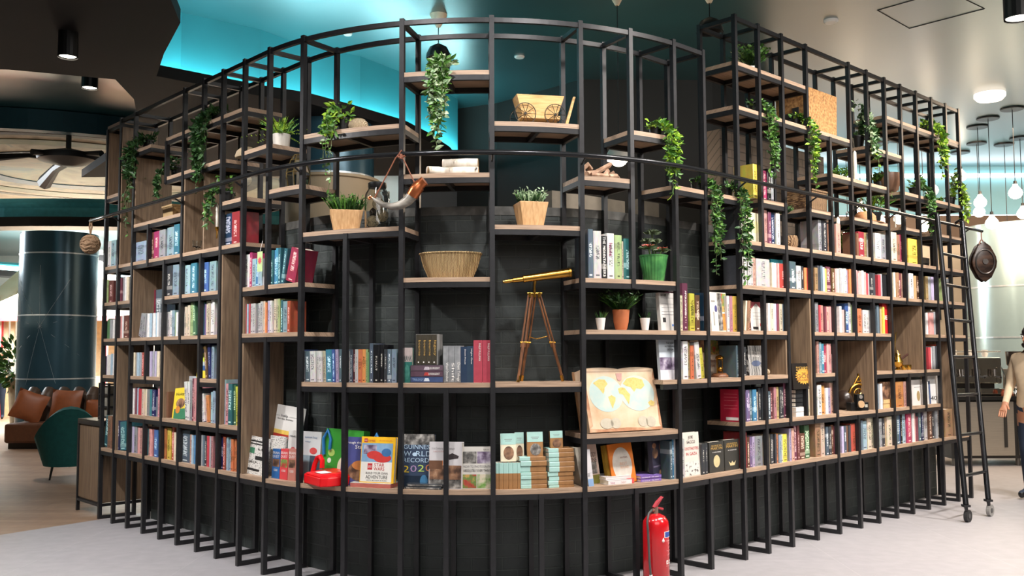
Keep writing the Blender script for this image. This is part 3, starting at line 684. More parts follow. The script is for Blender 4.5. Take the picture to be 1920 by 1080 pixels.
fb(752, 811, 815, 0, ('#39465c', 'art_record_blue'), .04, 'tall dark blue book of world records with colourful year numerals', off=.1, lean=7,
   art=[(0, 1, .8, 1, PHOTO4), (0, 1, 0, .22, c_('deepblue', '#1c2a3a')), (ell(.72, .12, .12, .12), c_('iceblue', '#4b83ab')), (ell(.4, .62, .075, .035), c_('logoblue', '#b9d3e6'))],
   texts=[('GUINNESS', .5, .72, .92, .085, c_('lightblueink', '#b4cde0')), ('W', .17, .585, .24, .1, c_('lightblueink', '#b4cde0')), ('RLD', .69, .585, .5, .1, c_('lightblueink', '#b4cde0')), ('RECORDS', .5, .47, .92, .085, c_('lightblueink', '#b4cde0')),
          ('2', .14, .28, .2, .13, c_('numyellow', '#e3c63c')), ('0', .38, .29, .2, .13, c_('numlilac', '#a68ab0')), ('2', .62, .3, .2, .13, c_('numgreen', '#b7cf6a')), ('0', .86, .31, .2, .13, c_('numorange', '#d98a5e'))])
T = FR(s_at(793, .67, .04), .03, .67) @ Matrix.Rotation(R_(-6), 4, 'Z')
for i, (zz, lab) in enumerate(((0, 'clear disc case lying under another in front of the records book'), (.017, 'clear disc case lying on top in front of the records book'))):
    root = thing('disc_case', lab, 'disc case', T @ Matrix.Translation((.012*i, .01*i, zz)) @ Matrix.Rotation(R_(5*i), 4, 'Z'), 'disc cases')
    part('case', MB().box(-.125, .125, 0, .15, 0, .016), c_('smokecase', '#3f4347', rough=.15), root, bevel=.003)
    part('sleeve', MB().box(-.115, .115, -.0008, .1, .003, .0125), PHOTO4, root)
fb(803, 866, 829, 0, ('#c9c5c6', 'art_archi_sky'), .05, 'white edged architecture book with a dark canopy house on its cover', off=.055, lean=5, yaw=-4,
   art=[(.02, .98, .1, .5, PHOTO1), (.02, .98, .02, .2, PHOTO4), ([(.45, .68), (.7, .76), (.9, .7), (.88, .65), (.6, .62)], c_('canopy', '#3a3335')), (.3, .42, .5, .6, c_('glow', '#c9763c')), (.0, .4, .42, .6, c_('timber', '#6b4b38'))],
   texts=[('21st Century Architecture', .42, .84, .7, .045, c_('softgrey', '#7d7a7c')), ('HOUSES', .32, .78, .38, .03, c_('rosegrey', '#b98a84'))])
fb(866, 923, 838, 0, ('#d3cfc7', 'art_photo_guide'), .02, 'square photography guide with four pictures around its bold title', off=.07, lean=6,
   art=[(.03, .48, .6, .88, PHOTO4), (.5, .95, .6, .88, PHOTO2), (.03, .48, .02, .34, PHOTO3), (.5, .95, .02, .34, ramp_mat('photo_green', ['#37552f', '#6e9a4a', '#d0c7b0', '#a8523f'], 'noise', 13, .4))],
   texts=[('HOW TO PHOTOGRAPH', .5, .5, .9, .06, c_('softgrey', '#7d7a7c')), ('ABSOLUTELY EVERYTHING', .5, .4, .9, .065, INK), ('TOM ANG', .8, .91, .2, .03, INK)])
# --- pocket classics in mint and brown
def classic(T, w, h, d, lab, flip=False, grp='mint and brown pocket classics', cat='book'):
    root = thing('book', lab, cat, T, grp)
    m = MB(); book_geo(m, w, d, h*.6); part('cover', m, [KRAFT, PAGE], root)
    m = MB(); book_geo(m, w, d, h*.4, Matrix.Translation((0, 0, h*.6))); part('mint_band', m, [MINT, PAGE], root)
    return root
zz = .67; edges = [930, 935.5, 943, 953.5, 961, 970, 976]
nm = ['first', 'second', 'third', 'fourth', 'fifth', 'sixth']
for i in range(6):
    s0, s1 = s_at(edges[i], zz, .04), s_at(edges[i+1], zz, .04)
    classic(FR((s0+s1)/2, .04, zz), (s1-s0)*.97, .168, .11, '%s of six upright mint and brown classics, counting from the tall post' % nm[i])
for sx, tops, n0 in ((1000, [914, 906.5, 897, 890, 884, 873, 863], 'lower'), (1053, [913, 908, 900.5, 892, 884, 874, 865, 857, 848], 'taller')):
    z0 = .67; sc_ = FPX/Vector(P(.4, .05)).length
    hs = [(tops[0]+2-t)/sc_ for t in tops]; prev = 0
    n = len(tops)
    for i in range(n):
        nx = ((tops[i]-tops[i+1])/sc_) if i+1 < n else .026
        w = max(.014, nx*.97); zc = z0+prev; prev += max(.0145, nx)
        ww = .172
        s = s_at(sx+random.uniform(-1.5, 1.5), .67, .045)
        # lying: local z of the book runs along the shelf
        T = FR(s, .045+random.uniform(-.004, .006), zc) @ Matrix(((0, 0, -1, ww/2), (0, 1, 0, 0), (1, 0, 0, w/2), (0, 0, 0, 1)))
        pos = 'topmost' if i == n-1 else 'bottom' if i == 0 else ['second', 'third', 'fourth', 'fifth', 'sixth', 'seventh', 'eighth'][i-1]
        classic(T, w, ww, .115, '%s mint and brown classic in the %s lying stack%s' % (pos, n0, '' if pos in ('topmost', 'bottom') else ', from below'))
for x0, x1, yt, zb, off, artm, lab in ((939, 968, 813, .845, .06, PHOTO1, 'mint topped classic with a brown sketch standing on the upright row'), (966, 983, 811, .845, .1, PHOTO1, 'mint topped classic half hidden behind the sketch cover one'),
                                      (989, 1019, 810, .868, .07, PHOTO4, 'mint topped classic with a dark portrait on the lower stack'), (1032, 1056, 808, .918, .08, PHOTO1, 'mint topped classic with a dim portrait on the taller stack')):
    fb(x0, x1, yt, 0, KRAFT if artm != PHOTO1 or x0 > 1000 else c_('creamcover', '#e5d9bd'), .02, lab, off=off, lean=6, z=zb, group='mint and brown pocket classics', yaw=3,
       art=[(0, 1, .6, 1, MINT), (ell(.52, .3, .34, .24), artm), (.25, .75, .78, .8, c_('softgrey', '#7d7a7c')), (.3, .7, .72, .735, c_('softgrey', '#7d7a7c'))])
# --- below the map
fb(1090, 1101, 838, 0, ('#c8bfae', 'art_leaning_cream'), .12, 'cream book leaning just left of the white spine below the map', off=.08, lean=3, roll=-9, yaw=0)
fb(1104, 1114, 842, 0, ('#e4e0e0', 'art_white_spine'), .13, 'white spined book with pale blue foot, leaning below the map', off=.03, lean=0, roll=-7, art=[(0, 1, 0, .2, c_('footblue', '#8fb0d8'))], texts=[('inspire the young', .5, .32, .62, .5, c_('softgrey', '#7d7a7c'), -PI/2)])
fb(1107, 1127, 833, 0, ('#cdb6a8', 'art_pinkish'), .03, 'pinkish grey cover with black figures behind the leaning white spine', off=.14, lean=6, roll=-5,
   art=[(0, 1, 0, .22, c_('olive', '#7d7a32')), (.3, .8, .25, .55, PHOTO4)], texts=[('BODY', .55, .68, .6, .12, INK), ('LINE', .55, .55, .6, .1, INK)])
for i in range(3):
    fb(1137+3*i, 1184+3*i, 834-i*.5, 0, c_('goldedge', '#a5822f'), .012, '%s olive gold copy stacked behind the orange egg cover' % ['rearmost', 'middle', 'nearest'][i], off=.13-.014*i, lean=10, roll=-3, group='olive gold copies')
fb(1149, 1194, 832, 0, ('#d9792b', 'art_orange'), .014, 'orange book with a big pale egg shape on its cover', off=.08, lean=10, roll=-3,
   art=[(ell(.5, .46, .4, .44, 24), c_('eggwhite', '#cfc7bb'))], texts=[('asmat', .6, .62, .3, .06, c_('brownink', '#7b4a3a')), ('BEST', .55, .45, .3, .07, c_('peach', '#d8a684')), ('ROUND', .58, .36, .34, .07, c_('peach', '#d8a684'))])
def lying(u, off, zc, L_, d, t, mat_, label, texts=(), yaw=0, sheets=None, group=None, cat='book'):
    root = thing('book', label, cat, FR(s_at(u, .67 if zc < .9 else zc, off), off, zc) @ Matrix.Rotation(R_(yaw), 4, 'Z'), group)
    m = MB(); m.box(-L_/2, L_/2, 0, .003, 0, t); m.box(-L_/2, L_/2, 0, d, 0, .003); m.box(-L_/2, L_/2, 0, d, t-.003, t); m.box(-L_/2+.003, L_/2-.003, .003, d-.004, .003, t-.003, 1)
    part('cover', m, [mat_, PAGE], root)
    for s, x, w, mt in texts: lettering(s, t*.6, mt, root, x*L_, t*.22, -.0012, wfit=w*L_)
    return root
lying(1163, .03, .67, .185, .22, .03, c_('thinkwhite', '#e6e0de', var=.02), 'white book lying flat below the map, coral end on its spine', [('THINK', -.32, .2, c_('orchid', '#b06a8a')), ('TWENTY', .14, .22, c_('rosegrey', '#b98a84'))])
lying(1160, .06, .701, .2, .2, .018, c_('lidwhite', '#d9d2d0', var=.05), 'pale book lying on top of the white coral book')
lying(1184, .035, .67, .045, .2, .032, c_('coral', '#df5a58'), 'coral red booklet end beside the flat white book')
for i, zc in enumerate((.67, .692)):
    lying(1221, .04, zc, .178, .2, .02, ramp_mat('violet_pink_spine', ['#5a55a0', '#8a6bb0', '#d07aa8'], 'noise', 3, .4), '%s violet and pink spined book of the flat pair' % ('lower', 'upper')[i], [('the science of', -.25, .36, WINK), ('the mind', .2, .3, WINK)], yaw=-3, group='violet and pink pair')
fb(1216, 1256, 826, 0, ('#2f2d3c', 'art_mushroom_dark'), .03, 'dark cover with brown mushrooms beside the blue and white spines', off=.1, lean=3, yaw=22,
   art=[(ell(.25, .68, .24, .13), PHOTO1), (ell(.2, .88, .16, .07), c_('toad', '#9a6a4d')), (ell(.75, .82, .12, .1), c_('toad', '#9a6a4d')), (.05, .95, .32, .36, c_('slatebar', '#5c5468')), (ell(.7, .14, .2, .1), PHOTO1)])
fb(1283, 1314, 811, 0, ('#d6cdc2', 'art_comic_cream'), .035, 'cream comic cover with red and grey capitals over a sketched crowd', off=.04, lean=3, right=True, yaw=0,
   art=[(.04, .96, .02, .33, SKETCH)], texts=[('JOE', .5, .86, .3, .07, INK), ('SACCO', .5, .75, .5, .07, INK), ('FOOTNOTES', .5, .6, .86, .07, RINK), ('IN GAZA', .5, .48, .66, .07, RINK)])
for x0, x1, yt, lab, aa in ((1331, 1358, 828, 'dark fantasy cover with a pale oval moon', ell(.5, .36, .22, .2)), (1360, 1387, 824, 'dark fantasy cover with pale antler shapes by the post', [(.25, .3), (.35, .15), (.65, .15), (.75, .3), (.6, .22), (.5, .3), (.4, .22)])):
    fb(x0, x1, yt, 0, ('#3b3a36', 'art_fantasy_dark'), .05, lab, off=.04, lean=1, right=True, group='dark fantasy novels', art=[(aa, c_('moon', '#c9b98c'))],
       texts=[('GEORGE R.R.', .5, .84, .74, .06, GINK), ('MARTIN', .5, .74, .78, .09, GINK), ('A GAME OF KINGS' if x0 < 1340 else 'A DANCE', .5, .64, .6, .035, WINK)])
# --- shelf with boxed sets
fb(753, 772, 652, 2, ('#2f6b62', 'art_frank_teal'), .03, 'paperback with a green face under white capitals, by the post', off=.04, lean=3,
   art=[(0, 1, .6, 1, c_('skyrose', '#b9aaa6')), (ell(.5, .3, .26, .22), ramp_mat('green_face', ['#173b36', '#3f7d70', '#7fae9c'], 'noise', 10, .4))], texts=[('FRANK', .5, .62, .92, .16, c_('tealdark', '#2b4f4c'))])
z2 = lev(2)
sA, sB = s_at(770, z2, .04), s_at(831, z2, .04)
root = thing('boxed_set', 'mauve boxed set of three books lying flat under the gold lettered set', 'boxed set', FR((sA+sB)/2, .04, z2))
L_ = sB-sA; part('slipcase', MB().box(-L_/2, L_/2, .002, .16, 0, .115), c_('clearcase', '#4a4347'), root)
for i, (cn, hx, t1) in enumerate((('spine_blue', '#3a4a70', 'TRILOGY'), ('spine_plum', '#57404c', 'DIVERGENT'), ('spine_mauve', '#5c4a55', 'INSURGENT'))):
    sp = part('spine', MB().box(-L_/2+.004, L_/2-.004, -.002, .0015, .004+.037*i, .038+.037*i), c_(cn, hx), root)
    lettering(t1, .02, WINK if i else c_('iceink', '#9ab7dc'), sp, L_*.22 if i else -L_*.26, .014+.037*i, -.0035, wfit=L_*.34)
    part('emblem', MB().add([(-.02, -.0028, .01+.037*i), (.02, -.0028, .01+.037*i), (.012, -.0028, .03+.037*i), (-.012, -.0028, .03+.037*i)], [(0, 1, 2, 3)]), c_('emblem%d' % i, ['#c8d2dc', '#b0413c', '#b9aeb6'][i]), root)
sA, sB = s_at(780, z2, .05), s_at(820, z2, .05); L_ = sB-sA
root = thing('boxed_set', 'dark boxed set of four gold lettered spines standing on the mauve set', 'boxed set', FR((sA+sB)/2, .05, z2+.117))
part('slipcase', MB().box(-L_/2, L_/2, .002, .14, 0, .2), c_('silveredge', '#8b8a86'), root)
for i in range(4):
    x0 = -L_/2+.003+i*(L_-.006)/4; x1 = x0+(L_-.006)/4-.002
    sp = part('spine', MB().box(x0, x1, -.002, .0015, .003, .197), c_('darkspine', '#3c372c'), root)
    lettering('bourne' if i < 3 else 'legacy', .021, GINK, sp, (x0+x1)/2, .11, -.0035, rot=PI/2, wfit=.1)
    part('dot', MB().add([(x0+.012, -.003, .012), (x0+.02, -.003, .012), (x0+.02, -.003, .021), (x0+.012, -.003, .021)], [(0, 1, 2, 3)]), WINK, root)
sA, sB = s_at(831, z2, .05), s_at(864, z2, .05); L_ = sB-sA
root = thing('boxed_set', 'shrink wrapped silver grey set of three spines right of the stacked sets', 'boxed set', FR((sA+sB)/2, .05, z2))
part('slipcase', MB().box(-L_/2, L_/2, .002, .16, 0, .24), SHRINK, root)
for i in range(3):
    x0 = -L_/2+.002+i*(L_-.004)/3; x1 = x0+(L_-.004)/3-.002
    sp = part('spine', MB().box(x0, x1, -.002, .0015, .004, .236), ramp_mat('grey_fade', ['#3c3f40', '#86888a', '#b9b9b8'], 'noise', 5, .25), root)
    lettering(['Wool Omnibus', 'Shift', 'Dust Trilogy'][i], .024, WINK, sp, (x0+x1)/2, .07, -.0035, rot=PI/2, wfit=.12, align='CENTER')
for x0, x1, yt, cn, hx, lab, t_ in ((864, 876, 650, 'navyA', '#2b3a50', 'navy shrink wrapped volume next to the silver set', 'Doom House'), (876, 888, 649, 'navyB', '#324355', 'second navy shrink wrapped volume, beside the red pair', 'Night Gate'),
                                   (888, 904.5, 638, 'roseA', '#b34a58', 'tall rose red volume, first of the wrapped pair', 'PHILIP PULLMAN'), (905, 921, 638, 'roseB', '#b04756', 'tall rose red volume touching the corner post', 'PHILIP PULLMAN')):
    root, w_, h_ = fb(x0, x1, yt, 2, c_(cn, hx, rough=.2), .16, lab, off=.05, lean=0)
    lettering(t_, w_*.3, WINK, root, w_*.1, h_*.72, -.0012, rot=PI/2, wfit=h_*.42)
# --- books facing out around the pots
fb(1240, 1274, 549, 3, ('#c9c6c2', 'art_backcover'), .03, 'pale back cover with lines of text between cactus pot and tall maroon spine', off=.06, lean=5,
   art=[(.1, .95, .86+.0, .87, c_('softgrey', '#7d7a7c')), (.1, .95, .7, .71, c_('softgrey', '#7d7a7c')), (.1, .9, .6, .61, c_('softgrey', '#7d7a7c')), (.1, .9, .5, .51, c_('softgrey', '#7d7a7c')), (.1, .9, .42, .43, c_('softgrey', '#7d7a7c')), (.12, .28, .22, .34, INK), (.6, .8, .12, .17, c_('bluelogo', '#5f80b8')), (ell(.9, .13, .12, .09), c_('orangelogo', '#d9805c')), (.1, .4, .9, .97, PHOTO4)])
root, w_, h_ = fb(1335, 1366, 548, 3, ('#dcd3c4', 'art_open_left'), .02, 'open picture book showing kitchen tools and food photographs', off=.05, lean=4,
   art=[(.44, .7, .02, .98, PHOTO4), (.7, .98, .5, .98, PHOTO3), (.7, .98, .03, .46, c_('carrots', '#d07f3a')), (ell(.33, .58, .08, .09), c_('plum', '#4a4a78')), (.16, .22, .15, .5, c_('spoon', '#8b8780')), (.08, .3, .75, .79, c_('spoon', '#8b8780'))])
fb(1239, 1273, 636, 2, ('#c5ced6', 'art_design_blue'), .025, 'pale blue cover with a band of dark photos behind the map corner', off=.05, lean=4,
   art=[(0, 1, .24, .55, PHOTO2), (0, 1, 0, .24, c_('lowwhite', '#dcdadf')), (ell(.93, .17, .08, .06), c_('orangelogo', '#d9805c'))], texts=[('THE NEW', .6, .88, .4, .05, INK), ('RESTAURANT', .6, .8, .56, .05, INK), ('DESIGN', .6, .72, .36, .05, INK)])
fb(1300, 1353, 630, 2, ('#b7a592', 'art_home_cover'), .03, 'large taupe cover with brown photos behind the leaning books and clock', off=.2, lean=6,
   art=[(.6, 1, .55, 1, PHOTO3), (.3, .55, .6, .95, PHOTO1)], texts=[('designer', .6, .36, .6, .1, c_('brownink', '#7b4a3a')), ('home', .6, .24, .4, .1, c_('brownink', '#7b4a3a'))])
fb(1405, 1433, 648, 2, SWIRL, .045, 'black and white swirl patterned cover behind the carved shell', off=.08, lean=3, right=True, art=[(ell(.5, .4, .3, .1), c_('eyeblue', '#5b6680'))], texts=[('STEPHEN', .5, .72, .6, .08, WINK), ('KING', .5, .62, .4, .08, WINK)])
fb(1409, 1433, 566, 3, ('#cfcac2', 'art_arch_white'), .03, 'white cover with a maroon arch in the bay right of the thick post', off=.06, lean=4, right=True,
   art=[([(0, 1), (0, .55), (.1, .75), (.5, .95), (.9, .75), (1, .55), (1, 1)], c_('archmaroon', '#8a3f44')), (.2, .8, .62, .63, c_('softgrey', '#7d7a7c')), (.2, .8, .5, .51, c_('softgrey', '#7d7a7c')), (.2, .8, .4, .41, c_('softgrey', '#7d7a7c')), (.7, .98, .16, .26, c_('toyred', '#c23c38')), (.15, .55, .05, .14, INK)])
fb(1364, 1387, 735, 1, ('#b92740', 'art_crimson'), .04, 'crimson back cover with white text at the end of the low shelf', off=.12, lean=0, right=True, yaw=-90, at=(2.36, .17, .245),
   art=[(.3, .95, .05, .14, WINK), (.2, .9, .85, .86, c_('pinkline', '#e08a90')), (.2, .9, .75, .76, c_('pinkline', '#e08a90')), (.2, .9, .65, .66, c_('pinkline', '#e08a90')), (.2, .9, .5, .51, c_('pinkline', '#e08a90')), (.2, .9, .4, .41, c_('pinkline', '#e08a90'))])
# stack with the sunburst book
z1 = lev(1, True)
for i in range(2): lying(1500, .03, z1+.04*i, .12, .18, .038, c_('stackwhite', '#e2ded9', var=.03), '%s thick white book under the gold sunburst book' % ('lower', 'upper')[i], group='white stack')
for i in range(4): lying(1499, .05, z1+.08+.035*i, .11, .17, .033, c_('stackdark', '#26282a', rough=.2), '%s black book in the pile under the sunburst book' % ['lowest', 'second lowest', 'second highest', 'topmost'][i], group='black pile')
fb(1488, 1526, 681, 1, ('#211d1a', 'art_sunburst_black'), .04, 'black book with a golden sunburst and large brown capitals', off=.03, lean=4, right=True, z=z1+.222,
   art=[([(.55+(.42 if i % 2 else .33)*math.cos(2*PI*i/40), .5+(.33 if i % 2 else .26)*math.sin(2*PI*i/40)) for i in range(40)], c_('sunburst', '#c9973f'))],
   texts=[('RICHARD', .55, .8, .7, .07, GINK), ('DAWKINS', .55, .71, .7, .07, GINK), ('THE', .55, .58, .2, .06, INK), ('GOD', .55, .42, .72, .16, c_('brownink', '#4b2a20')), ('DELUSION', .55, .32, .72, .08, c_('brownink', '#4b2a20'))])
fb(1653, 1674, 716, 1, PHOTO1, .03, 'dark photo album cover standing on a tan pile', off=.05, lean=2, right=True, z=z1+.085)
for i in range(2): lying(1663, .04, z1+.042*i, .125, .17, .04, c_('tanpile', '#d0ab78'), '%s tan book under the dark photo album' % ('lower', 'upper')[i], group='tan pile')
fb(1711, 1735, 712, 1, ('#d8d4d0', 'art_feather_white'), .03, 'white cover with a brown feather in the bay before the last', off=.05, lean=2, right=True, art=[(ell(.5, .36, .13, .2), c_('feather', '#a08a60')), (.2, .7, .7, .72, c_('softgrey', '#7d7a7c'))])
fb(1743, 1764, 700, 1, ('#d9d9d8', 'art_album_white'), .03, 'tall white album with black figures at its foot, last bay', off=.05, lean=2, right=True, art=[(0, .14, 0, .75, c_('blueedge', '#3c4f75'))], texts=[('40', .4, .12, .55, .14, INK)])
fb(1657, 1670, 568, 3, ('#c62a2c', 'art_signal_red'), .03, 'bright red cover with white capitals before the coffee pot niche', off=.04, lean=1, right=True, texts=[('GREAT', .5, .45, .9, .15, WINK)])
fb(1400, 1431, 399, 5, ('#ddd3b0', 'art_cream_face'), .03, 'cream cover with a faint yellow circle beside the lettered black spines', off=.05, lean=1, right=True, art=[(ell(.55, .52, .32, .2, 24), c_('faintyellow', '#e2d79a'))])
fb(1448, 1476, 487, 4, ('#2f7a86', 'art_teal_coral'), .02, 'teal and coral picture cover before the second thick post', off=.06, lean=2, right=True, art=[(0, 1, 0, .6, c_('coralart', '#c8504a')), (ell(.6, .12, .2, .1), c_('tealspot', '#3f8791'))])
# spine words on a few big spines
def spine_word(u, k, right, word, size, z0, mat_, off=.026):
    zz = q_lev(k, right); s = s_at(u, zz, .03)
    near = min((q for q in own if abs(q['x']-u) < 16 and abs(q['T'].translation.z-zz) < .03), key=lambda q: abs(q['T'].translation.x-P(s, .03)[0]))
    root = [o for o in C.objects if o.get('label') == near['label']][0]
    o = lettering(word, size, mat_, None, 0, 0, rot=PI/2)
    ML = o.matrix_basis.copy(); T = near['T']; o.parent = root
    o.matrix_parent_inverse = root.matrix_world.inverted()
    o.matrix_basis = T @ Matrix.Translation((-size*.35, -.0015, z0)) @ ML
spine_word(1136, 4, False, 'THE MOUNTAINEERS', .028, .15, WINK)
spine_word(1150, 4, False, 'home', .04, .2, c_('homeplum', '#8a2f5c'))
spine_word(1302, 3, False, 'VEG', .04, .15, INK)
spine_word(1289, 3, False, 'APOLLONIAD', .028, .2, WINK)
spine_word(1397, 4, True, 'A LITTLE LIFE', .03, .11, INK)
spine_word(1391, 5, True, 'EMILY', .04, .12, WINK)
# ================================================================== PLANTS
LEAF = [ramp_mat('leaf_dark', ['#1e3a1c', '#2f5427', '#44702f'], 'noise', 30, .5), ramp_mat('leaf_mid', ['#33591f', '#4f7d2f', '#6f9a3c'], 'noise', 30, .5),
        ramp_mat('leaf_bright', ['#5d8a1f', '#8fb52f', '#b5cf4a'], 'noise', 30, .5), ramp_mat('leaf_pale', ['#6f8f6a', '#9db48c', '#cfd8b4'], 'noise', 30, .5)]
STEMM = M('green_stem', '#4d5a2c', .7)
def leaf(m, p, d, L_, w, mi=0):
    d = d.normalized(); sd = d.cross(Vector((random.gauss(0, 1), random.gauss(0, 1), random.gauss(0, 1))))
    if sd.length < 1e-4: sd = d.orthogonal()
    sd.normalize(); n = d.cross(sd)
    q = [p, p+d*L_*.35+sd*w*.5+n*w*.12, p+d*L_*.7+sd*w*.38+n*w*.1, p+d*L_-n*w*.2, p+d*L_*.7-sd*w*.38+n*w*.1, p+d*L_*.35-sd*w*.5+n*w*.12, p+d*L_*.5]
    m.add(q, [(0, 1, 6), (1, 2, 6), (2, 3, 6), (3, 4, 6), (4, 5, 6), (5, 0, 6)], mi)
def place(u, k, right, off=.12): 
    z = q_lev(k, right); s = s_at(u, z, off); return FR(s, off, z), FPX/Vector(P(s, off)).length
def hanging(u0, u1, v0, v1, k, label, kind=0, right=False, mix=None, pot='black', dens=1.0, group='trailing plants', potw=.11, taper=.45, lsz=.05, bushy=.5, front=-.035, poth=.11, u=None, zbase=None, hz=None):
    """pot set back on the shelf with strands falling over its front edge"""
    T, sc_ = place(u or (u0+u1)/2, k, right, .13)
    z0 = T.translation.z
    if zbase is not None: T.translation.z = zbase; z0 = zbase
    W = (u1-u0)/sc_; s = s_at((u0+u1)/2, z0, front)
    top = z_at((u0+u1)/2, v0, z0, .1)-z0; bot = z_at((u0+u1)/2, v1, z0, front)-z0
    root = thing('trailing_plant', label, 'plant', T, group)
    pm = {'black': BLACKP, 'white': WHITE, 'terracotta': M('terracotta', '#b5683f', .8)}[pot]
    m = MB(); m.lathe([(potw*.36, 0), (potw*.5, poth), (potw*.54, poth), (potw*.54, poth*.9), (potw*.46, poth*.86), (.005, poth*.84)], 18); part('pot', m, pm, root, smooth=True)
    sm, lm = MB(), MB(); mats = [LEAF[kind], LEAF[(mix if mix is not None else kind)]]
    ns = int(9*dens); fy = front-.13
    for i in range(ns):
        x = W*.42*((i+.5)/ns*2-1)*random.uniform(.6, 1.0); mid = 1-abs(x)/(W*.5)
        Lb = bot*(taper+(1-taper)*random.random()*max(.25, mid)) if i != ns//2 else bot
        pts = [Vector((x*.3, 0, poth*.8)), Vector((x*.6, fy*.4, max(top*random.uniform(.45, .9), poth))), Vector((x*.85, fy*.9, max(.02, top*.25))), Vector((x, fy, -.03))]
        zz = -.03
        while zz > Lb+.03:
            zz -= .06; x += random.gauss(0, .008)-x*.03; pts.append(Vector((x, fy+random.gauss(0, .008), max(zz, Lb))))
        sm.tube(pts, .0022, 4, cap=False)
        for j in range(1, len(pts)):
            seg = pts[j]-pts[j-1]; nl = max(2, int(seg.length/.017*dens))
            for t in range(nl):
                p = pts[j-1]+seg*random.random()
                d = Vector((random.gauss(0, 1), random.gauss(-.35, .7), random.gauss(-.25, .6)))
                leaf(lm, p, d, lsz*random.uniform(.7, 1.25), lsz*.5, 0 if random.random() < .6 else 1)
    for i in range(int(60*bushy*dens)):
        an = random.uniform(0, 2*PI); rr_ = W*.42*math.sqrt(random.random())
        p = Vector((rr_*math.cos(an), rr_*math.sin(an)*.5-.02, random.uniform(poth*.7, max(top*.9, poth*.9))))
        leaf(lm, p, Vector((math.cos(an), math.sin(an)-.3, random.uniform(-.3, .9))), lsz*random.uniform(.8, 1.3), lsz*.5, 0 if random.random() < .6 else 1)
    part('stems', sm, STEMM, root); part('foliage', lm, mats, root)
    return root
hanging(803, 858, 108, 283, 8, 'long pale green ivy trailing from the topmost corner shelf', 1, mix=3, dens=1.25, lsz=.055)
hanging(612, 672, 187, 262, 7, 'bushy ivy spilling beside the round woven vase', 1, mix=2, dens=1.0, lsz=.05)
hanging(632, 668, 215, 378, 7, 'thin sparse strands dangling below the round woven vase', 1, mix=3, dens=.45, bushy=.1, potw=.06, u=640, lsz=.035)
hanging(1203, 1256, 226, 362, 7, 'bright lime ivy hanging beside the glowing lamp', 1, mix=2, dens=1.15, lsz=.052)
hanging(1287, 1330, 338, 512, 6, 'long dark ivy from a black pot, nearer the leftover gap', 0, mix=1, dens=1.2, lsz=.045)
hanging(1342, 1382, 345, 532, 6, 'long dark ivy just before the tall right frame', 0, mix=1, dens=1.1, lsz=.05)
hanging(1394, 1432, 185, 345, 8, 'green ivy falling past the yellow and red books', 1, mix=0, right=True, dens=1.1)
hanging(1484, 1514, 214, 352, 8, 'yellow green ivy falling beside the big cork box', 1, mix=2, right=True, dens=1.0, u=1492)
hanging(1590, 1627, 180, 288, 8, 'dark leafy plant in front of the cafe ceiling light', 0, mix=3, right=True, dens=1.0, potw=.13, lsz=.055)
hanging(1594, 1626, 270, 318, 8, 'thin strands below the dark leafy plant', 1, mix=2, right=True, dens=.5, bushy=.05, potw=.05)
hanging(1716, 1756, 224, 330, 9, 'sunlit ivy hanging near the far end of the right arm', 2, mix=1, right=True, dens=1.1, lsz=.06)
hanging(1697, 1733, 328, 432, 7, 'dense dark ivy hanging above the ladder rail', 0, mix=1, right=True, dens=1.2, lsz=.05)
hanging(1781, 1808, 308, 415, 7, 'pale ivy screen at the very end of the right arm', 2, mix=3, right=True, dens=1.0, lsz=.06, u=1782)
hanging(374, 447, 212, 345, 8, 'big dark hanging plant above the candle niche', 0, mix=0, dens=1.5, lsz=.06, potw=.16)
hanging(408, 446, 318, 425, 6, 'dark strands hanging in front of the wrapped annuals', 0, mix=1, dens=.9, lsz=.05)
hanging(248, 308, 248, 352, 8, 'dark spreading ivy in the tall oak lined bay', 0, mix=0, dens=1.3, lsz=.06)
hanging(256, 288, 345, 432, 7, 'thin ivy tendrils over the oak panel at the far left', 0, mix=1, dens=.5, bushy=.1, lsz=.04, zbase=lev(7))
hanging(318, 345, 288, 372, 7, 'dark leafy plant just left of the candle niche', 0, mix=0, dens=1.0, lsz=.05)
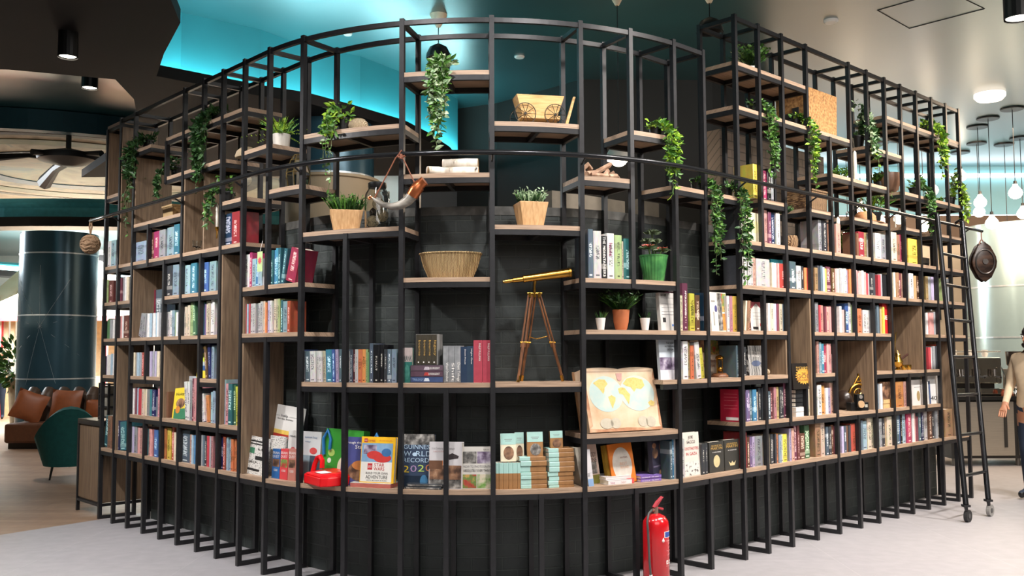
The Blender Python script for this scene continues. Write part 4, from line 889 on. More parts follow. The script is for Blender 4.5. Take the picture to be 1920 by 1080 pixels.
def tuft(u0, u1, v0, vb, k, label, right=False, shape='square', potmat=None, kind=0, mix=1, blades=170, off=.07, blade=.09, pot_top=None, name='potted_plant', wtop=None, wbot=None, yaw=0, curl=.5, cat='plant', group=None, bw=.007):
    T, sc_ = place((u0+u1)/2, k, right, off); z0 = T.translation.z
    W = (u1-u0)/sc_; hp = z_at((u0+u1)/2, pot_top, z0, off)-z0; top = z_at((u0+u1)/2, v0, z0, off)-z0
    T = T @ Matrix.Translation((0, W/2*.8, 0)) @ Matrix.Rotation(R_(yaw), 4, 'Z')
    root = thing(name, label, cat, T, group)
    wt = wtop/sc_/2 if wtop else W*.46; wb = wbot/sc_/2 if wbot else wt*.75
    m = MB()
    if shape == 'square':
        sq = lambda q, z: [(-q, -q, z), (q, -q, z), (q, q, z), (-q, q, z)]
        m.hexa(sq(wb, 0), sq(wt, hp)); 
        part('pot', m, potmat, root, bevel=.003)
        part('soil', MB().box(-wt*.9, wt*.9, -wt*.9, wt*.9, hp-.01, hp+.002), M('soil', '#2b221b', .9), root)
    else:
        pr = [(wb*.96, 0), (wb, .004), (wt*.98, hp*.86), (wt, hp*.88), (wt*1.03, hp), (wt*.93, hp), (wt*.9, hp*.9), (.004, hp*.88)] if shape == 'rim' else [(wb*.95, 0), (wb, .004), (wt, hp), (wt*.93, hp), (wt*.9, hp*.9), (.004, hp*.9)]
        if shape == 'urn': pr = [(wb*.7, 0), (wb*.8, .01), (wt*.92, hp*.4), (wt*.98, hp*.75), (wt*1.04, hp*.9), (wt*1.04, hp), (wt*.94, hp), (wt*.9, hp*.9), (.004, hp*.9)]
        m.lathe(pr, 24); part('pot', m, potmat, root, smooth=True)
    lm = MB()
    for i in range(blades):
        an = random.uniform(0, 2*PI); rr_ = wt*.85*math.sqrt(random.random())
        p = Vector((rr_*math.cos(an), rr_*math.sin(an), hp))
        out = Vector((math.cos(an), math.sin(an), 0))*rr_/wt*curl+Vector((random.gauss(0, .2), random.gauss(0, .2), 1)); out.normalize()
        L_ = (top-hp)*random.uniform(.55, 1.05)
        sd = out.orthogonal().normalized()*bw
        q = p+out*L_*.6; tip = p+out*L_+Vector((out.x, out.y, -.25))*L_*.15*curl
        lm.add([p-sd*.6, p+sd*.6, q+sd, tip, q-sd], [(0, 1, 2, 4), (4, 2, 3)], 0 if random.random() < .55 else 1)
        if blade and i % 2 == 0:
            for t in (.4, .7, .95): leaf(lm, p+out*L_*t, Vector((random.gauss(0, 1), random.gauss(0, 1), .6)), blade*.3, blade*.13, 1)
    part('foliage', lm, [LEAF[kind], LEAF[mix]], root)
    return root
PLY = ramp_mat('pale_planter_wood', ['#b48a5c', '#c79d6d', '#d4ae80'], 'noise', 6, .6, (12, 12, 1.5), 6, .03)
tuft(603, 665, 362, 432, 5, 'square tapered wooden planter of grass beside the jar of woven balls', potmat=PLY, pot_top=394, wtop=62, wbot=46, yaw=38, off=.06, group='square wooden planters')
tuft(970, 1029, 352, 419, 5, 'square tapered wooden planter of grey green herb above the telescope', potmat=PLY, pot_top=378, wtop=56, wbot=40, yaw=4, kind=0, mix=3, off=.05, blades=120, group='square wooden planters')
tuft(1152, 1200, 538, 613, 3, 'terracotta pot of bushy green between the two cactus pots', shape='urn', potmat=M('terracotta', '#b5683f', .8), pot_top=580, wtop=31, wbot=28, kind=1, mix=0, blades=150, curl=1.2, blade=.11, off=.07)
for u0, u1, v0, lab in ((1120, 1141, 581, 'small white pot with a spiky succulent left of the terracotta pot'), (1205, 1225, 580, 'small white pot with a spiky succulent right of the terracotta pot')):
    tuft(u0, u1, v0, 613, 3, lab, shape='plain', potmat=WHITE, pot_top=596, wtop=19, wbot=13, kind=0, mix=0, blades=22, blade=0, curl=.7, off=.09, bw=.011, group='cactus pots')
root = tuft(447, 540, 206, 270, 7, 'arching fern in a white ribbed pot on the upper left shelf', shape='plain', potmat=ramp_mat('ribbed_white', ['#cfcac0', '#e8e4da'], 'wave', 6, .6, (0, 0, 6), 2, .5), pot_top=247, wtop=33, wbot=29, kind=1, mix=2, blades=30, curl=1.3, blade=0, off=.02)
lm = MB()
for i in range(26):
    an = random.uniform(0, 2*PI); L_ = random.uniform(.13, .24); el = random.uniform(.3, 1.2); p = Vector((0, 0, .085)); d = Vector((math.cos(an)*math.cos(el), math.sin(an)*math.cos(el), math.sin(el)))
    for j in range(12):
        t = j/11; q = p+d*L_*t+Vector((d.x, d.y, 0))*L_*.5*t*t-Vector((0, 0, L_*.35*t*t))
        for sg in (-1, 1):
            sd = Vector((-d.y, d.x, .1))*sg+d*.4; leaf(lm, q, sd, .035*(1-.7*t), .011, i % 2)
part('fronds', lm, [LEAF[1], LEAF[2]], root)
# succulent in the green ribbed pot
RIB = ramp_mat('green_ribbed_glaze', ['#2c5a33', '#3f7a43', '#55924f'], 'noise', 12, .3)
T, sc_ = place(1226, 4, False, .14); hp = 50/sc_; root = thing('potted_plant', 'reddish succulent in a big green ribbed pot right of the mountaineers book', 'plant', T)
m = MB(); n = 48; pr = [(.068, 0), (.07, .006), (.098, hp*.93), (.102, hp*.95), (.104, hp), (.095, hp), (.09, hp*.92), (.003, hp*.9)]
vs = [((rr_*(1+.03*(j % 2)*(0 < i < 3)))*math.cos(2*PI*j/n), (rr_*(1+.03*(j % 2)*(0 < i < 3)))*math.sin(2*PI*j/n), z) for i, (rr_, z) in enumerate(pr) for j in range(n)]
m.add(vs, [(i*n+j, i*n+(j+1) % n, (i+1)*n+(j+1) % n, (i+1)*n+j) for i in range(len(pr)-1) for j in range(n)]); part('pot', m, RIB, root)
lm = MB(); sm = MB()
SUC = [ramp_mat('succulent_green', ['#3c4a34', '#5d6a4d', '#7c8768'], 'noise', 20, .5), ramp_mat('succulent_red', ['#7a3b30', '#b0533f', '#6a5a45'], 'noise', 20, .5)]
for cx, cy, cz, rr_, red in ((-.05, 0, .05, .075, 1), (.01, .02, .16, .07, 0), (.055, -.03, .035, .07, 1), (-.03, .03, .1, .06, 0), (.03, .0, .1, .05, 0)):
    c0 = Vector((cx, cy, hp+cz)); sm.tube([(cx*.4, cy*.4, hp*.85), c0], .006, 5)
    for ring, nn, el in ((1, 9, .1), (.75, 7, .5), (.45, 5, 1.0)):
        for j in range(nn):
            an = 2*PI*(j+ring)/nn; leaf(lm, c0, Vector((math.cos(an)*math.cos(el), math.sin(an)*math.cos(el), math.sin(el))), rr_*ring, .032, red if ring < 1 else 0)
part('stems', sm, STEMM, root); part('foliage', lm, SUC, root)
# small plants at the top of the right arm
tuft(1400, 1448, 75, 138, 9, 'leafy plant in a pale pot on the highest right shelf', right=True, shape='plain', potmat=WHITE, pot_top=122, wtop=22, wbot=17, kind=0, mix=1, blades=120, curl=1.3, blade=.16, off=.1)
tuft(1464, 1500, 384, 420, 6, 'mossy green tuft hanging over the short shelf beside the wicker box', right=True, shape='plain', potmat=BLACKP, pot_top=398, wtop=20, wbot=16, kind=0, mix=0, blades=120, curl=1.6, blade=.1, off=.0)
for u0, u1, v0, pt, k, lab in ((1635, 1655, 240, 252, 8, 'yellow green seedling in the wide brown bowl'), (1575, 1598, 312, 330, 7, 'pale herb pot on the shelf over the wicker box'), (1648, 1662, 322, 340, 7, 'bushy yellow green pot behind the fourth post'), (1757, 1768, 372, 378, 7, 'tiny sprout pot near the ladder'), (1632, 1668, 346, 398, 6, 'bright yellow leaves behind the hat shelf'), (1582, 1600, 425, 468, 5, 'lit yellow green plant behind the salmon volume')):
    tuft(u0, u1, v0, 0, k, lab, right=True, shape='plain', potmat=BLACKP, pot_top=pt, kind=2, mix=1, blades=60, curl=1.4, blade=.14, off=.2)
# ================================================================== ORNAMENTS ON THE SHELVES
WICK = ramp_mat('woven_seagrass', ['#8a6a42', '#c2a06c', '#d8bc8a'], 'wave', 34, .8, (1, 1, 2.2), 3, .8, dist=3)
WICKP = ramp_mat('pale_woven_fibre', ['#a58a66', '#d9c19c', '#e6d3b3'], 'wave', 60, .8, (1, 1, 1.6), 3, .8, dist=4)
WICKD = ramp_mat('brown_wicker', ['#4a3320', '#8a6a48', '#b08e66'], 'wave', 40, .8, (.6, .6, 2.5), 3, .9, dist=5)
T, sc_ = place(845, 4, False, .17); h = 47/sc_
root = thing('basket', 'wide oval seagrass basket on the shelf left of the brass telescope', 'basket', T)
m = MB(); m.lathe([(.13, 0), (.15, .004), (.185, h*.5), (.207, h*.96), (.212, h), (.2, h), (.18, h*.5), (.14, .01), (.002, .008)], 36, sy=.72); part('body', m, WICK, root, smooth=True)
m = MB(); m.tube([(.209*math.cos(2*PI*j/36), .150*math.sin(2*PI*j/36), h) for j in range(37)], .006, 6); part('rim', m, WICK, root, smooth=True)
T, sc_ = place(671, 7, False, .2); root = thing('vase', 'round pale woven vase with a wide mouth on the upper corner shelf', 'vase', T)
m = MB(); m.lathe([(.04, 0), (.062, .02), (.076, .055), (.066, .09), (.048, .105), (.05, .108), (.042, .104), (.05, .06), (.003, .02)], 24); part('body', m, WICKP, root, smooth=True)
T, sc_ = place(462, 7, False, .13); root = thing('bowl', 'round woven bowl turned over beside the fern', 'bowl', T)
m = MB(); m.lathe([(.1, 0), (.104, .012), (.088, .05), (.05, .078), (.002, .085)], 24, sy=.8); part('body', m, WICKP, root, smooth=True)
# wooden toy cart
T, sc_ = place(1011, 7, False, .13); CART = ramp_mat('cart_wood', ['#b98f55', '#cda468', '#dab57c'], 'noise', 5, .6, (2, 10, 14), 6, .04)
root = thing('wagon', 'small wooden pull wagon with spoked wire wheels on the upper corner shelf', 'wagon', T)
q = lambda v: (231-v)/sc_
m = MB(); m.hexa([(-.125, -.04, .068), (.118, -.04, .068), (.118, .09, .068), (-.125, .09, .068)], [(-.165, -.05, .205), (.165, -.05, .205), (.165, .1, .205), (-.165, .1, .205)]); part('box', m, CART, root, bevel=.003)
part('bed', MB().box(-.13, .135, -.045, .095, .046, .068), CART, root)
WIRE = M('dark_wire', '#3a3733', .4, .8, .1)
for x in (-.108, .098):
    for y in (-.06, .105):
        w_ = part('wheel', MB().tube([(x+.072*math.cos(2*PI*j/24), y, .072+.072*math.sin(2*PI*j/24)) for j in range(25)], .003, 5), WIRE, root)
        m = MB()
        for j in range(5): m.tube([(x+.07*math.cos(PI*j/5), y, .072+.07*math.sin(PI*j/5)), (x-.07*math.cos(PI*j/5), y, .072-.07*math.sin(PI*j/5))], .002, 4)
        m.tube([(x, y-.006, .072), (x, y+.006, .072)], .009, 8); part('spokes', m, WIRE, w_)
    part('axle', MB().tube([(x, -.06, .072), (x, .105, .072)], .004, 6), WIRE, root)
m = MB(); m.hexa([(.178, .02, .0), (.2, .02, .0), (.2, .045, .0), (.178, .045, .0)], [(.248, .02, .225), (.262, .02, .222), (.262, .045, .222), (.248, .045, .225)]); part('handle', m, CART, root)
# birch logs
BIRCH = ramp_mat('birch_bark', ['#3c342d', '#d9cbb8', '#e6dccd', '#efe7da'], 'noise', 14, .8, (2.5, 1, 1), 5, .2, pos=[.3, .38, .55, .8]); BEND = M('birch_end', '#c8a67c', .8, 0, .15, 30)
T, sc_ = place(850, 6, False, .12)
for i, (x0, x1, y, z, r_, rz, lab) in enumerate(((-.14, .165, .03, .033, .033, 0, 'birch log at the bottom of the small pile, front'), (-.16, .15, .11, .033, .034, .1, 'birch log at the bottom of the small pile, rear'), (-.08, .16, .06, .092, .036, -.03, 'birch log on top of the small pile'), (-.17, -.06, -.03, .03, .03, .5, 'short birch log poking out at the left of the pile'))):
    root = thing('log', lab, 'log', T @ Matrix.Translation(((x0+x1)/2, y, z)) @ Matrix.Rotation(rz, 4, 'Z'), 'birch logs'); L_ = (x1-x0)/2
    part('bark', MB().tube([(-L_, 0, 0), (-L_/3, .003, .002), (L_/3, -.002, .001), (L_, 0, 0)], [r_, r_*.97, r_*1.02, r_*.95], 14), BIRCH, root, smooth=True)
    m = MB()
    for sg in (-1, 1): m.tube([(sg*L_, 0, 0), (sg*(L_+.001), 0, 0)], r_*.9, 14)
    part('cut_end', MB().tube([(-L_-.001, 0, 0), (-L_, 0, 0)], r_*.9, 14), BEND, root); part('cut_end', MB().tube([(L_, 0, 0), (L_+.001, 0, 0)], r_*.9, 14), BEND, root)
# driftwood
T, sc_ = place(1125, 6, False, .1); DRIFT = ramp_mat('driftwood', ['#7a5a44', '#a3826a', '#c4a68c'], 'noise', 20, .85, (1, 1, 1), 5, .3)
root = thing('driftwood', 'gnarled driftwood pile on the small shelf beside the glowing lamp', 'driftwood', T); m = MB()
for p in ([(-.1, 0, .03), (-.02, .02, .05), (.07, .0, .1), (.1, .02, .12)], [(-.09, .05, .02), (-.11, .04, .07), (-.08, .02, .1), (-.05, .04, .08), (-.07, .06, .05)], [(.0, .04, .02), (.05, .05, .05), (.1, .06, .04), (.14, .05, .07)], [(-.08, -.02, .02), (0, -.03, .02), (.1, -.02, .022)], [(.03, -.01, .02), (.06, 0, .06), (.05, .03, .1)], [(.05, -.03, .018), (.12, -.01, .03), (.16, .02, .02)]):
    m.tube(p, [.02]+[.018]*(len(p)-2)+[.011], 8)
part('branches', m, DRIFT, root, smooth=True)
# jar of rattan balls
T, sc_ = place(707, 5, False, .14); root = thing('jar', 'big clear glass jar standing behind the hanging horn', 'jar', T)
GLASS = M('clear_glass', '#f4f7f6', .03, 0, 0, trans=1); 
m = MB(); m.lathe([(.07, .0), (.084, .012), (.086, .2), (.08, .245), (.06, .28), (.058, .305), (.054, .305), (.056, .28), (.076, .243), (.082, .2), (.08, .014), (.002, .012)], 28, close=False); part('glass', m, GLASS, root, smooth=True)
m = MB(); m.lathe([(.06, .285), (.063, .29), (.063, .32), (.055, .325), (.002, .326)], 24); part('lid', m, BLACKP, root, smooth=True)
RATT = M('pale_rattan', '#c9b694', .8, 0, .2, 40); RATD = M('dark_rattan', '#4a3c30', .8, 0, .2, 40)
for i, (x, y, z, mt, lab) in enumerate(((-.022, -.02, .056, RATT, 'pale rattan ball at the bottom of the glass jar'), (.028, .02, .1, RATT, 'rattan ball near the right side of the glass jar'), (.015, -.01, .175, RATT, 'topmost rattan ball in the glass jar'), (-.03, .03, .12, RATD, 'dark rattan ball at the back of the glass jar'))):
    root = thing('rattan_ball', lab, 'ball', T @ Matrix.Translation((x, y, z)), 'rattan balls in the jar'); m = MB()
    for j in range(22):
        A = Matrix.Rotation(random.uniform(0, PI), 4, 'X') @ Matrix.Rotation(random.uniform(0, PI), 4, 'Y') @ Matrix.Rotation(random.uniform(0, PI), 4, 'Z')
        m.tube([A @ Vector((.04*math.cos(2*PI*k_/14), .04*math.sin(2*PI*k_/14), .008*math.sin(j))) for k_ in range(15)], .0024, 4, cap=False)
    part('weave', m, mt, root)
# horn on its strap
def rp(s, dz=0, off=-.095): x, y = P(s, off); return Vector((x, y, 2.845+dz))
T = FR(s_at(742, 2.6, -.1), -.1, 2.845); sc_ = FPX/Vector(T.translation[:2]).length
px = lambda u, v: ((u-742)/sc_, 0, (v-289)/-sc_)
root = thing('drinking_horn', 'curved grey drinking horn with copper mouth hanging from the tube rail', 'horn', T)
HORN = ramp_mat('horn_grey', ['#4c4842', '#8d877d', '#b3aca0'], 'noise', 7, .35, (1, 1, 3)); COP = M('copper', '#b5673f', .3, .85, .1)
m = MB(); m.tube([px(694, 370), px(704, 377), px(718, 385), px(735, 389), px(752, 387), px(766, 379), px(776, 368)], [.006, .012, .018, .024, .029, .034, .038], 14); part('body', m, HORN, root, smooth=True)
m = MB(); m.tube([px(774, 371), px(780, 362), px(787, 353), px(789, 350.5), px(795, 346), px(799, 343)], [.039, .042, .041, .036, .033, .034], 14); part('mouth_cap', m, COP, root, smooth=True)
m = MB(); m.tube([px(697, 373), px(692, 368), px(688, 370), px(690, 374)], .007, 8); part('tip_cap', m, COP, root, smooth=True)
LEA = M('brown_leather_strap', '#7a4630', .7)
m = MB(); m.tube([px(700, 371), px(722, 332), px(741, 298), px(748, 290), (.03, .02, .025), (.04, .04, .0), px(754, 294), px(768, 322), px(781, 350)], .0045, 6); part('strap', m, LEA, root, smooth=True)
m = MB(); m.tube([px(745, 294), px(752, 297), px(760, 294)], .008, 6); m.tube([px(752, 290), px(752, 299)], .01, 6); part('strap_knot', m, LEA, root, smooth=True)
# glass lantern
T, sc_ = place(559, 6, False, .12); root = thing('lantern', 'faceted glass and brass lantern holding a candle on the left corner shelf', 'lantern', T)
G2 = M('old_gold', '#8f7a48', .35, .8, .15); m = MB()
pz = [(.0, .07), (.11, .085), (.2, .055), (.24, .03)]
for j in range(6):
    an = 2*PI*j/6; m.tube([(r_*math.cos(an), r_*math.sin(an), z) for z, r_ in pz], .0035, 5)
for z, r_ in pz: m.tube([(r_*math.cos(2*PI*j/6), r_*math.sin(2*PI*j/6), z+.003) for j in range(7)], .003, 5)
part('frame', m, G2, root); part('candle', MB().tube([(0, 0, .005), (0, 0, .12)], .016, 12), M('wax_white', '#efe9dc', .5), root, smooth=True)
m = MB(); m.lathe([(r_*.96, z) for z, r_ in pz], 6, close=False); part('pane', m, GLASS, root)
# telescope
T, sc_ = place(1003, 2, False, .14); zt = lambda v: (713-v)/sc_; xt = lambda u: (u-1003)/sc_
root = thing('telescope', 'brass telescope on a tall wooden tripod standing on the middle shelf', 'telescope', T)
m = MB(); A_, B_ = Vector((xt(942), -.02, zt(527))), Vector((xt(1072), -.02, zt(508)))
f = lambda t: A_.lerp(B_, t)
m.tube([f(0), f(.02), f(.025), f(.14), f(.145), f(.2), f(.205), f(.29), f(.295), f(.32), f(.325), f(.96), f(.965), f(1)], [.011, .011, .013, .013, .016, .016, .018, .018, .026, .026, .024, .03, .033, .033], 20); part('tube', m, BRASS, root, smooth=True)
hub = Vector((xt(1003), 0, zt(548)))
m = MB(); m.tube([hub, hub+Vector((0, -.005, .05)), (xt(1003), -.02, zt(521))], [.012, .008, .014], 10); m.tube([hub-Vector((.05, 0, 0)), hub+Vector((.05, 0, 0))], .009, 8); part('mount', m, BRASS, root, smooth=True)
TEAK = ramp_mat('tripod_wood', ['#4f2f1c', '#6e4529', '#855736'], 'noise', 8, .4, (8, 8, 1), 4)
for (u_, v_, y_), top_x in (((966, 711, -.09), xt(994)), ((985, 706, .13), xt(1003)), ((1058, 709, .02), xt(1012))):
    ft = Vector((xt(u_), y_, .002)); tp = Vector((top_x, 0, zt(551))); mid_ = tp.lerp(ft, .55)
    lg = part('leg', MB().tube([mid_, ft+Vector((0, 0, .012))], [.011, .009], 8), TEAK, root)
    for dx in (-.011, .011): part('leg_slat', MB().tube([tp+Vector((dx*.8, 0, 0)), mid_.lerp(ft, .12)+Vector((dx, 0, 0))], .0065, 6), TEAK, lg)
    part('leg_clamp', MB().tube([mid_-Vector((.022, 0, 0)), mid_+Vector((.022, 0, 0))], .008, 8), BRASS, lg); part('foot', MB().tube([ft, ft+(tp-ft)*.07], .011, 8), BRASS, lg)
    part('hinge', MB().tube([tp+Vector((0, 0, -.015)), tp+Vector((0, 0, .015))], .012, 8), BRASS, lg)
part('chain', MB().tube([(xt(992), 0, zt(629)), (xt(1008), .02, zt(633)), (xt(1035), .02, zt(627))], .003, 5), BRASS, root)
# the map book
T, sc_ = place(1176, 1, False, .04); PARCH = ramp_mat('old_parchment', ['#b8916c', '#c9ad8d', '#d3bda2', '#c9b192'], 'noise', 5, .7, (1, 1, 1), 6, .0)
root = thing('map_book', 'large open book ornament with an old world map, leaning on the shelf', 'book ornament', T @ Matrix.Rotation(R_(1), 4, 'Z'))
W = 164/sc_; H = .425; LB = Matrix.Translation((0, .0, .008)) @ Matrix.Rotation(R_(-14), 4, 'X') 
n = 16; fr = [(-W/2+W*i/n) for i in range(n+1)]
bump_ = lambda x: .012*abs(math.sin(2*PI*(x/W+.5)))**.7
m = MB(); vs = []
for x in fr:
    sk = 1+.0
    for y, z in ((-.0, 0), (.09, 0), (.09, H+bump_(x)), (0, H+bump_(x))): vs.append((x-.05*(z/H)*(x > 9), y, z))
fs = [(i*4+j, i*4+(j+1) % 4, i*4+4+(j+1) % 4, i*4+4+j) for i in range(n) for j in range(4)]+[(3, 2, 1, 0), tuple(n*4+j for j in range(4))]
m.add(vs, fs); blk = part('block', m, PARCH, root, LB, False)
def mart(pts, mt, i, nm_='map_art'):
    m = MB(); m.add([((a_-.5)*W, -.0006-.0002*i, b_*H) for a_, b_ in pts], [list(range(len(pts)))]); part(nm_, m, mt, blk)
SEA = ramp_mat('map_sea', ['#b9c0b4', '#a9bdb8', '#c9c2ae'], 'noise', 7, .7); LAND = ramp_mat('map_land', ['#c4a95c', '#cdb76e', '#b89d55'], 'noise', 30, .7); EDGE = ramp_mat('map_scorch', ['#8a5638', '#b07f5c', '#c9a685'], 'noise', 9, .7)
mart([(0, 0), (1, 0), (1, .05), (.8, .035), (.5, .055), (.2, .04), (0, .06)], EDGE, 1); mart([(0, .05), (.05, .1), (.04, .5), (.03, 1), (0, 1)], EDGE, 1); mart([(1, 0), (1, 1), (.975, .9), (.985, .5), (.965, .1)], EDGE, 1)
mart(ell(.29, .6, .23, .29, 28), SEA, 2); mart(ell(.72, .6, .24, .29, 28), SEA, 3)
mart([(.13, .78), (.22, .84), (.3, .83), (.33, .76), (.28, .7), (.27, .64), (.25, .6), (.22, .66), (.18, .72)], LAND, 4); mart([(.31, .55), (.36, .58), (.41, .54), (.4, .48), (.37, .42), (.35, .36), (.33, .44), (.32, .5)], LAND, 5)
mart([(.46, .68), (.5, .7), (.56, .69), (.58, .64), (.62, .58), (.6, .5), (.58, .42), (.55, .5), (.52, .58), (.47, .6)], LAND, 6); mart([(.54, .76), (.6, .84), (.7, .86), (.82, .82), (.84, .72), (.78, .66), (.72, .68), (.68, .62), (.64, .7), (.58, .72)], LAND, 7)
mart([(.85, .44), (.9, .48), (.95, .44), (.92, .38), (.87, .39)], LAND, 8); mart([(.46, .93), (.47, .82), (.5, .8), (.53, .82), (.545, .93)], c_('rosecartouche', '#b0847a'), 9)
for cx, cz, rx in ((.24, .13, .09), (.36, .13, .07), (.74, .14, .07), (.85, .13, .07)): mart(ell(cx, cz, rx, .085), c_('insetgrey', '#b3aa96'), 10)
m = MB(); m.box(-W/2-.012, W/2+.004, .088, .1, -.006, H+.004); part('cover', m, M('book_back_leather', '#9a7350', .6), root, LB)
for z in (.955, .965): part('map_art', MB().add([(-W*.47, -.003, z*H), (W*.47, -.003, z*H), (W*.47, -.003, z*H+.0015), (-W*.47, -.003, z*H+.0015)], [(0, 1, 2, 3)]), c_('mapline', '#8a6a58'), blk)
# brass clock under a dome, shell, candelabra ...
T, sc_ = place(1350, 2, False, .14); root = thing('clock', 'small brass anniversary clock on a round wooden base', 'clock', T)
m = MB(); m.lathe([(.062, 0), (.065, .008), (.06, .02), (.05, .024), (.05, .032), (.002, .034)], 24); part('base', m, TEAK, root, smooth=True)
m = MB()
for x in (-.035, .035): m.tube([(x, 0, .03), (x, 0, .13)], .004, 8)
m.tube([(-.04, 0, .132), (.04, 0, .132)], .006, 8); part('pillars', m, BRASS, root, smooth=True)
m = MB(); m.lathe([(.002, 0), (.03, .006), (.034, .014), (.03, .024), (.012, .034), (.002, .036)], 20); part('dome', m, BRASS, root, Matrix.Translation((0, 0, .132)), smooth=True)
part('bell', MB().ball((0, 0, .06), .02, 12), BRASS, root, smooth=True)
T, sc_ = place(1434, 2, True, .1); root = thing('carving', 'small carved tan shell ornament in front of the swirl cover', 'ornament', T)
m = MB(); m.ball((-.03, 0, .035), .04, 14, sx=1.1); m.ball((.03, 0, .022), .026, 12); part('body', m, WICKP, root, smooth=True)
T, sc_ = place(400, 5, False, .12); root = thing('candelabra', 'brass three armed candelabra in the oak niche of the left arm', 'candelabra', T)
m = MB(); m.lathe([(.035, 0), (.036, .006), (.01, .014), (.007, .03), (.007, .19)], 14)
for x in (-.055, 0, .055):
    if x: m.tube([(0, 0, .1), (x*.6, 0, .075), (x, 0, .1), (x, 0, .16)], .006, 8)
part('stand', m, BRASS, root, smooth=True)
for x in (-.055, 0, .055):
    part('cup', MB().lathe([(.006, .155), (.016, .17), (.017, .19), (.002, .19)], 12), BRASS, root, Matrix.Translation((x, 0, 0)))
    cd = thing('candle', 'white taper candle, %s of three in the brass candelabra' % ('left one' if x < 0 else 'middle one' if not x else 'right one'), 'candle', T @ Matrix.Translation((x, 0, .19)), 'candelabra candles')
    part('wax', MB().tube([(0, 0, 0), (0, 0, .17), (0, 0, .19)], [.0125, .012, .004], 12), M('wax_white', '#efe9dc', .5), cd, smooth=True); part('wick', MB().tube([(0, 0, .19), (.002, 0, .205)], .0012, 4), INK, cd)
T, sc_ = place(369, 5, False, .08); root = thing('glass', 'clear footed drinking glass left of the candelabra', 'glass', T)
m = MB(); m.lathe([(.03, 0), (.03, .004), (.006, .01), (.006, .03), (.035, .045), (.038, .1), (.035, .1), (.032, .05), (.003, .04)], 20); part('bowl', m, GLASS, root, smooth=True)
T, sc_ = place(238, 5, False, .12); root = thing('pyramid', 'tall red folded pyramid ornament at the far left', 'ornament', T)
m = MB(); m.hexa([(-.07, -.06, 0), (.07, -.06, 0), (.07, .08, 0), (-.07, .08, 0)], [(.03, 0, .3), (.035, 0, .3), (.035, .006, .3), (.03, .006, .3)]); part('body', m, M('red_felt', '#c01f25', .7), root); part('band', MB().box(-.04, .06, -.063, -.052, .11, .13), WHITE, root)
# wicker boxes, cork box, bowls, hat
def wbox(u0, u1, v0, v1, k, label, mt, right=True, off=.04, d=.2, name='basket', cat='basket', lid=True):
    T, sc_ = place((u0+u1)/2, k, right, off); z0 = T.translation.z; s0, s1 = s_at(u0, z0, off), s_at(u1, z0, off); w = (s1-s0)/2; h = z_at((u0+u1)/2, v0, z0, off)-z0
    root = thing(name, label, cat, T); m = MB()
    m.hexa([(-w*.96, 0, 0), (w*.96, 0, 0), (w*.96, d, 0), (-w*.96, d, 0)], [(-w, -.005, h), (w, -.005, h), (w, d+.005, h), (-w, d+.005, h)]); part('body', m, mt, root, bevel=.006)
    if lid: part('rim', MB().box(-w-.006, w+.006, -.012, d+.012, h-.012, h+.006), mt, root, bevel=.004)
    return root, w, h
wbox(1522, 1552, 358, 396, 6, 'rectangular brown wicker box on the stub shelf of the right arm', WICKD, d=.28)
wbox(305, 324, 386, 405, 6, 'low wicker box on the shelf above the comic annuals', WICK, right=False)
CORK = ramp_mat('cork_board', ['#6e4d2c', '#a07444', '#b98d58'], 'noise', 45, .85, (1, 1, 1), 5, .3)
root, w, h = wbox(1515, 1571, 172, 246, 8, 'large cork box with a square hole near the ceiling of the right arm', CORK, d=.3, lid=False, name='box', cat='box')
part('hole', MB().box(-w-.001, -w+.004, .08, .14, h*.35, h*.55), INK, root)
T, sc_ = place(1480, 8, True, .2); root = thing('pot', 'round black pot beside the cork box', 'pot', T); part('body', MB().ball((0, 0, .075), .08, 16), BLACKP, root, smooth=True)
T, sc_ = place(1662, 8, True, .2); root = thing('bowl', 'wide brown bowl on the upper right shelf', 'bowl', T @ Matrix.Translation((0, 0, -.34)))
m = MB(); m.lathe([(.06, 0), (.1, .03), (.13, .12), (.13, .2), (.122, .2), (.12, .12), (.005, .02)], 24); part('body', m, M('brown_glaze', '#5d4434', .35, 0, .2, 8), root, smooth=True)
m = MB(); T, sc_ = place(1482, 5, True, .12); root = thing('pot', 'small round wicker pot next to the navy book', 'pot', T); m.lathe([(.05, 0), (.062, .03), (.064, .08), (.056, .11), (.05, .11), (.003, .02)], 20); part('body', m, WICKD, root, smooth=True)
T, sc_ = place(1505, 5, True, .22); root = thing('box', 'low black box behind the white vase', 'box', T); part('body', MB().box(-.07, .07, 0, .08, 0, .09), BLACKP, root)
T, sc_ = place(1529, 5, True, .1); root = thing('vase', 'slim white bottle vase right of the black box', 'vase', T); m = MB(); m.lathe([(.022, 0), (.026, .03), (.022, .09), (.009, .13), (.008, .17), (.004, .17)], 16); part('body', m, WHITE, root, smooth=True)
for u, k, lab, hh in ((1573, 5, 'tall white taper candle behind the salmon volume', .3), (1604, 7, 'tall white taper candle high on the right arm', .26)):
    T, sc_ = place(u, k, True, .12); cd = thing('candle', lab, 'candle', T @ Matrix.Translation((0, 0, .03)))
    part('wax', MB().tube([(0, 0, 0), (0, 0, hh), (0, 0, hh+.02)], [.017, .016, .005], 12), M('wax_white', '#efe9dc', .5), cd, smooth=True); part('holder', MB().lathe([(.04, -.03), (.04, -.025), (.012, -.015), (.02, .01), (.002, .01)], 14), BLACKP, cd)
T, sc_ = place(1622, 6, True, .16); root = thing('hat', 'rounded tan straw hat beside the big glowing bulb', 'hat', T); m = MB(); m.lathe([(.17, 0), (.17, .006), (.1, .012), (.095, .07), (.06, .11), (.002, .118)], 28, sx=1.2); part('body', m, M('tan_straw', '#b07a50', .8, 0, .15, 40), root, smooth=True)
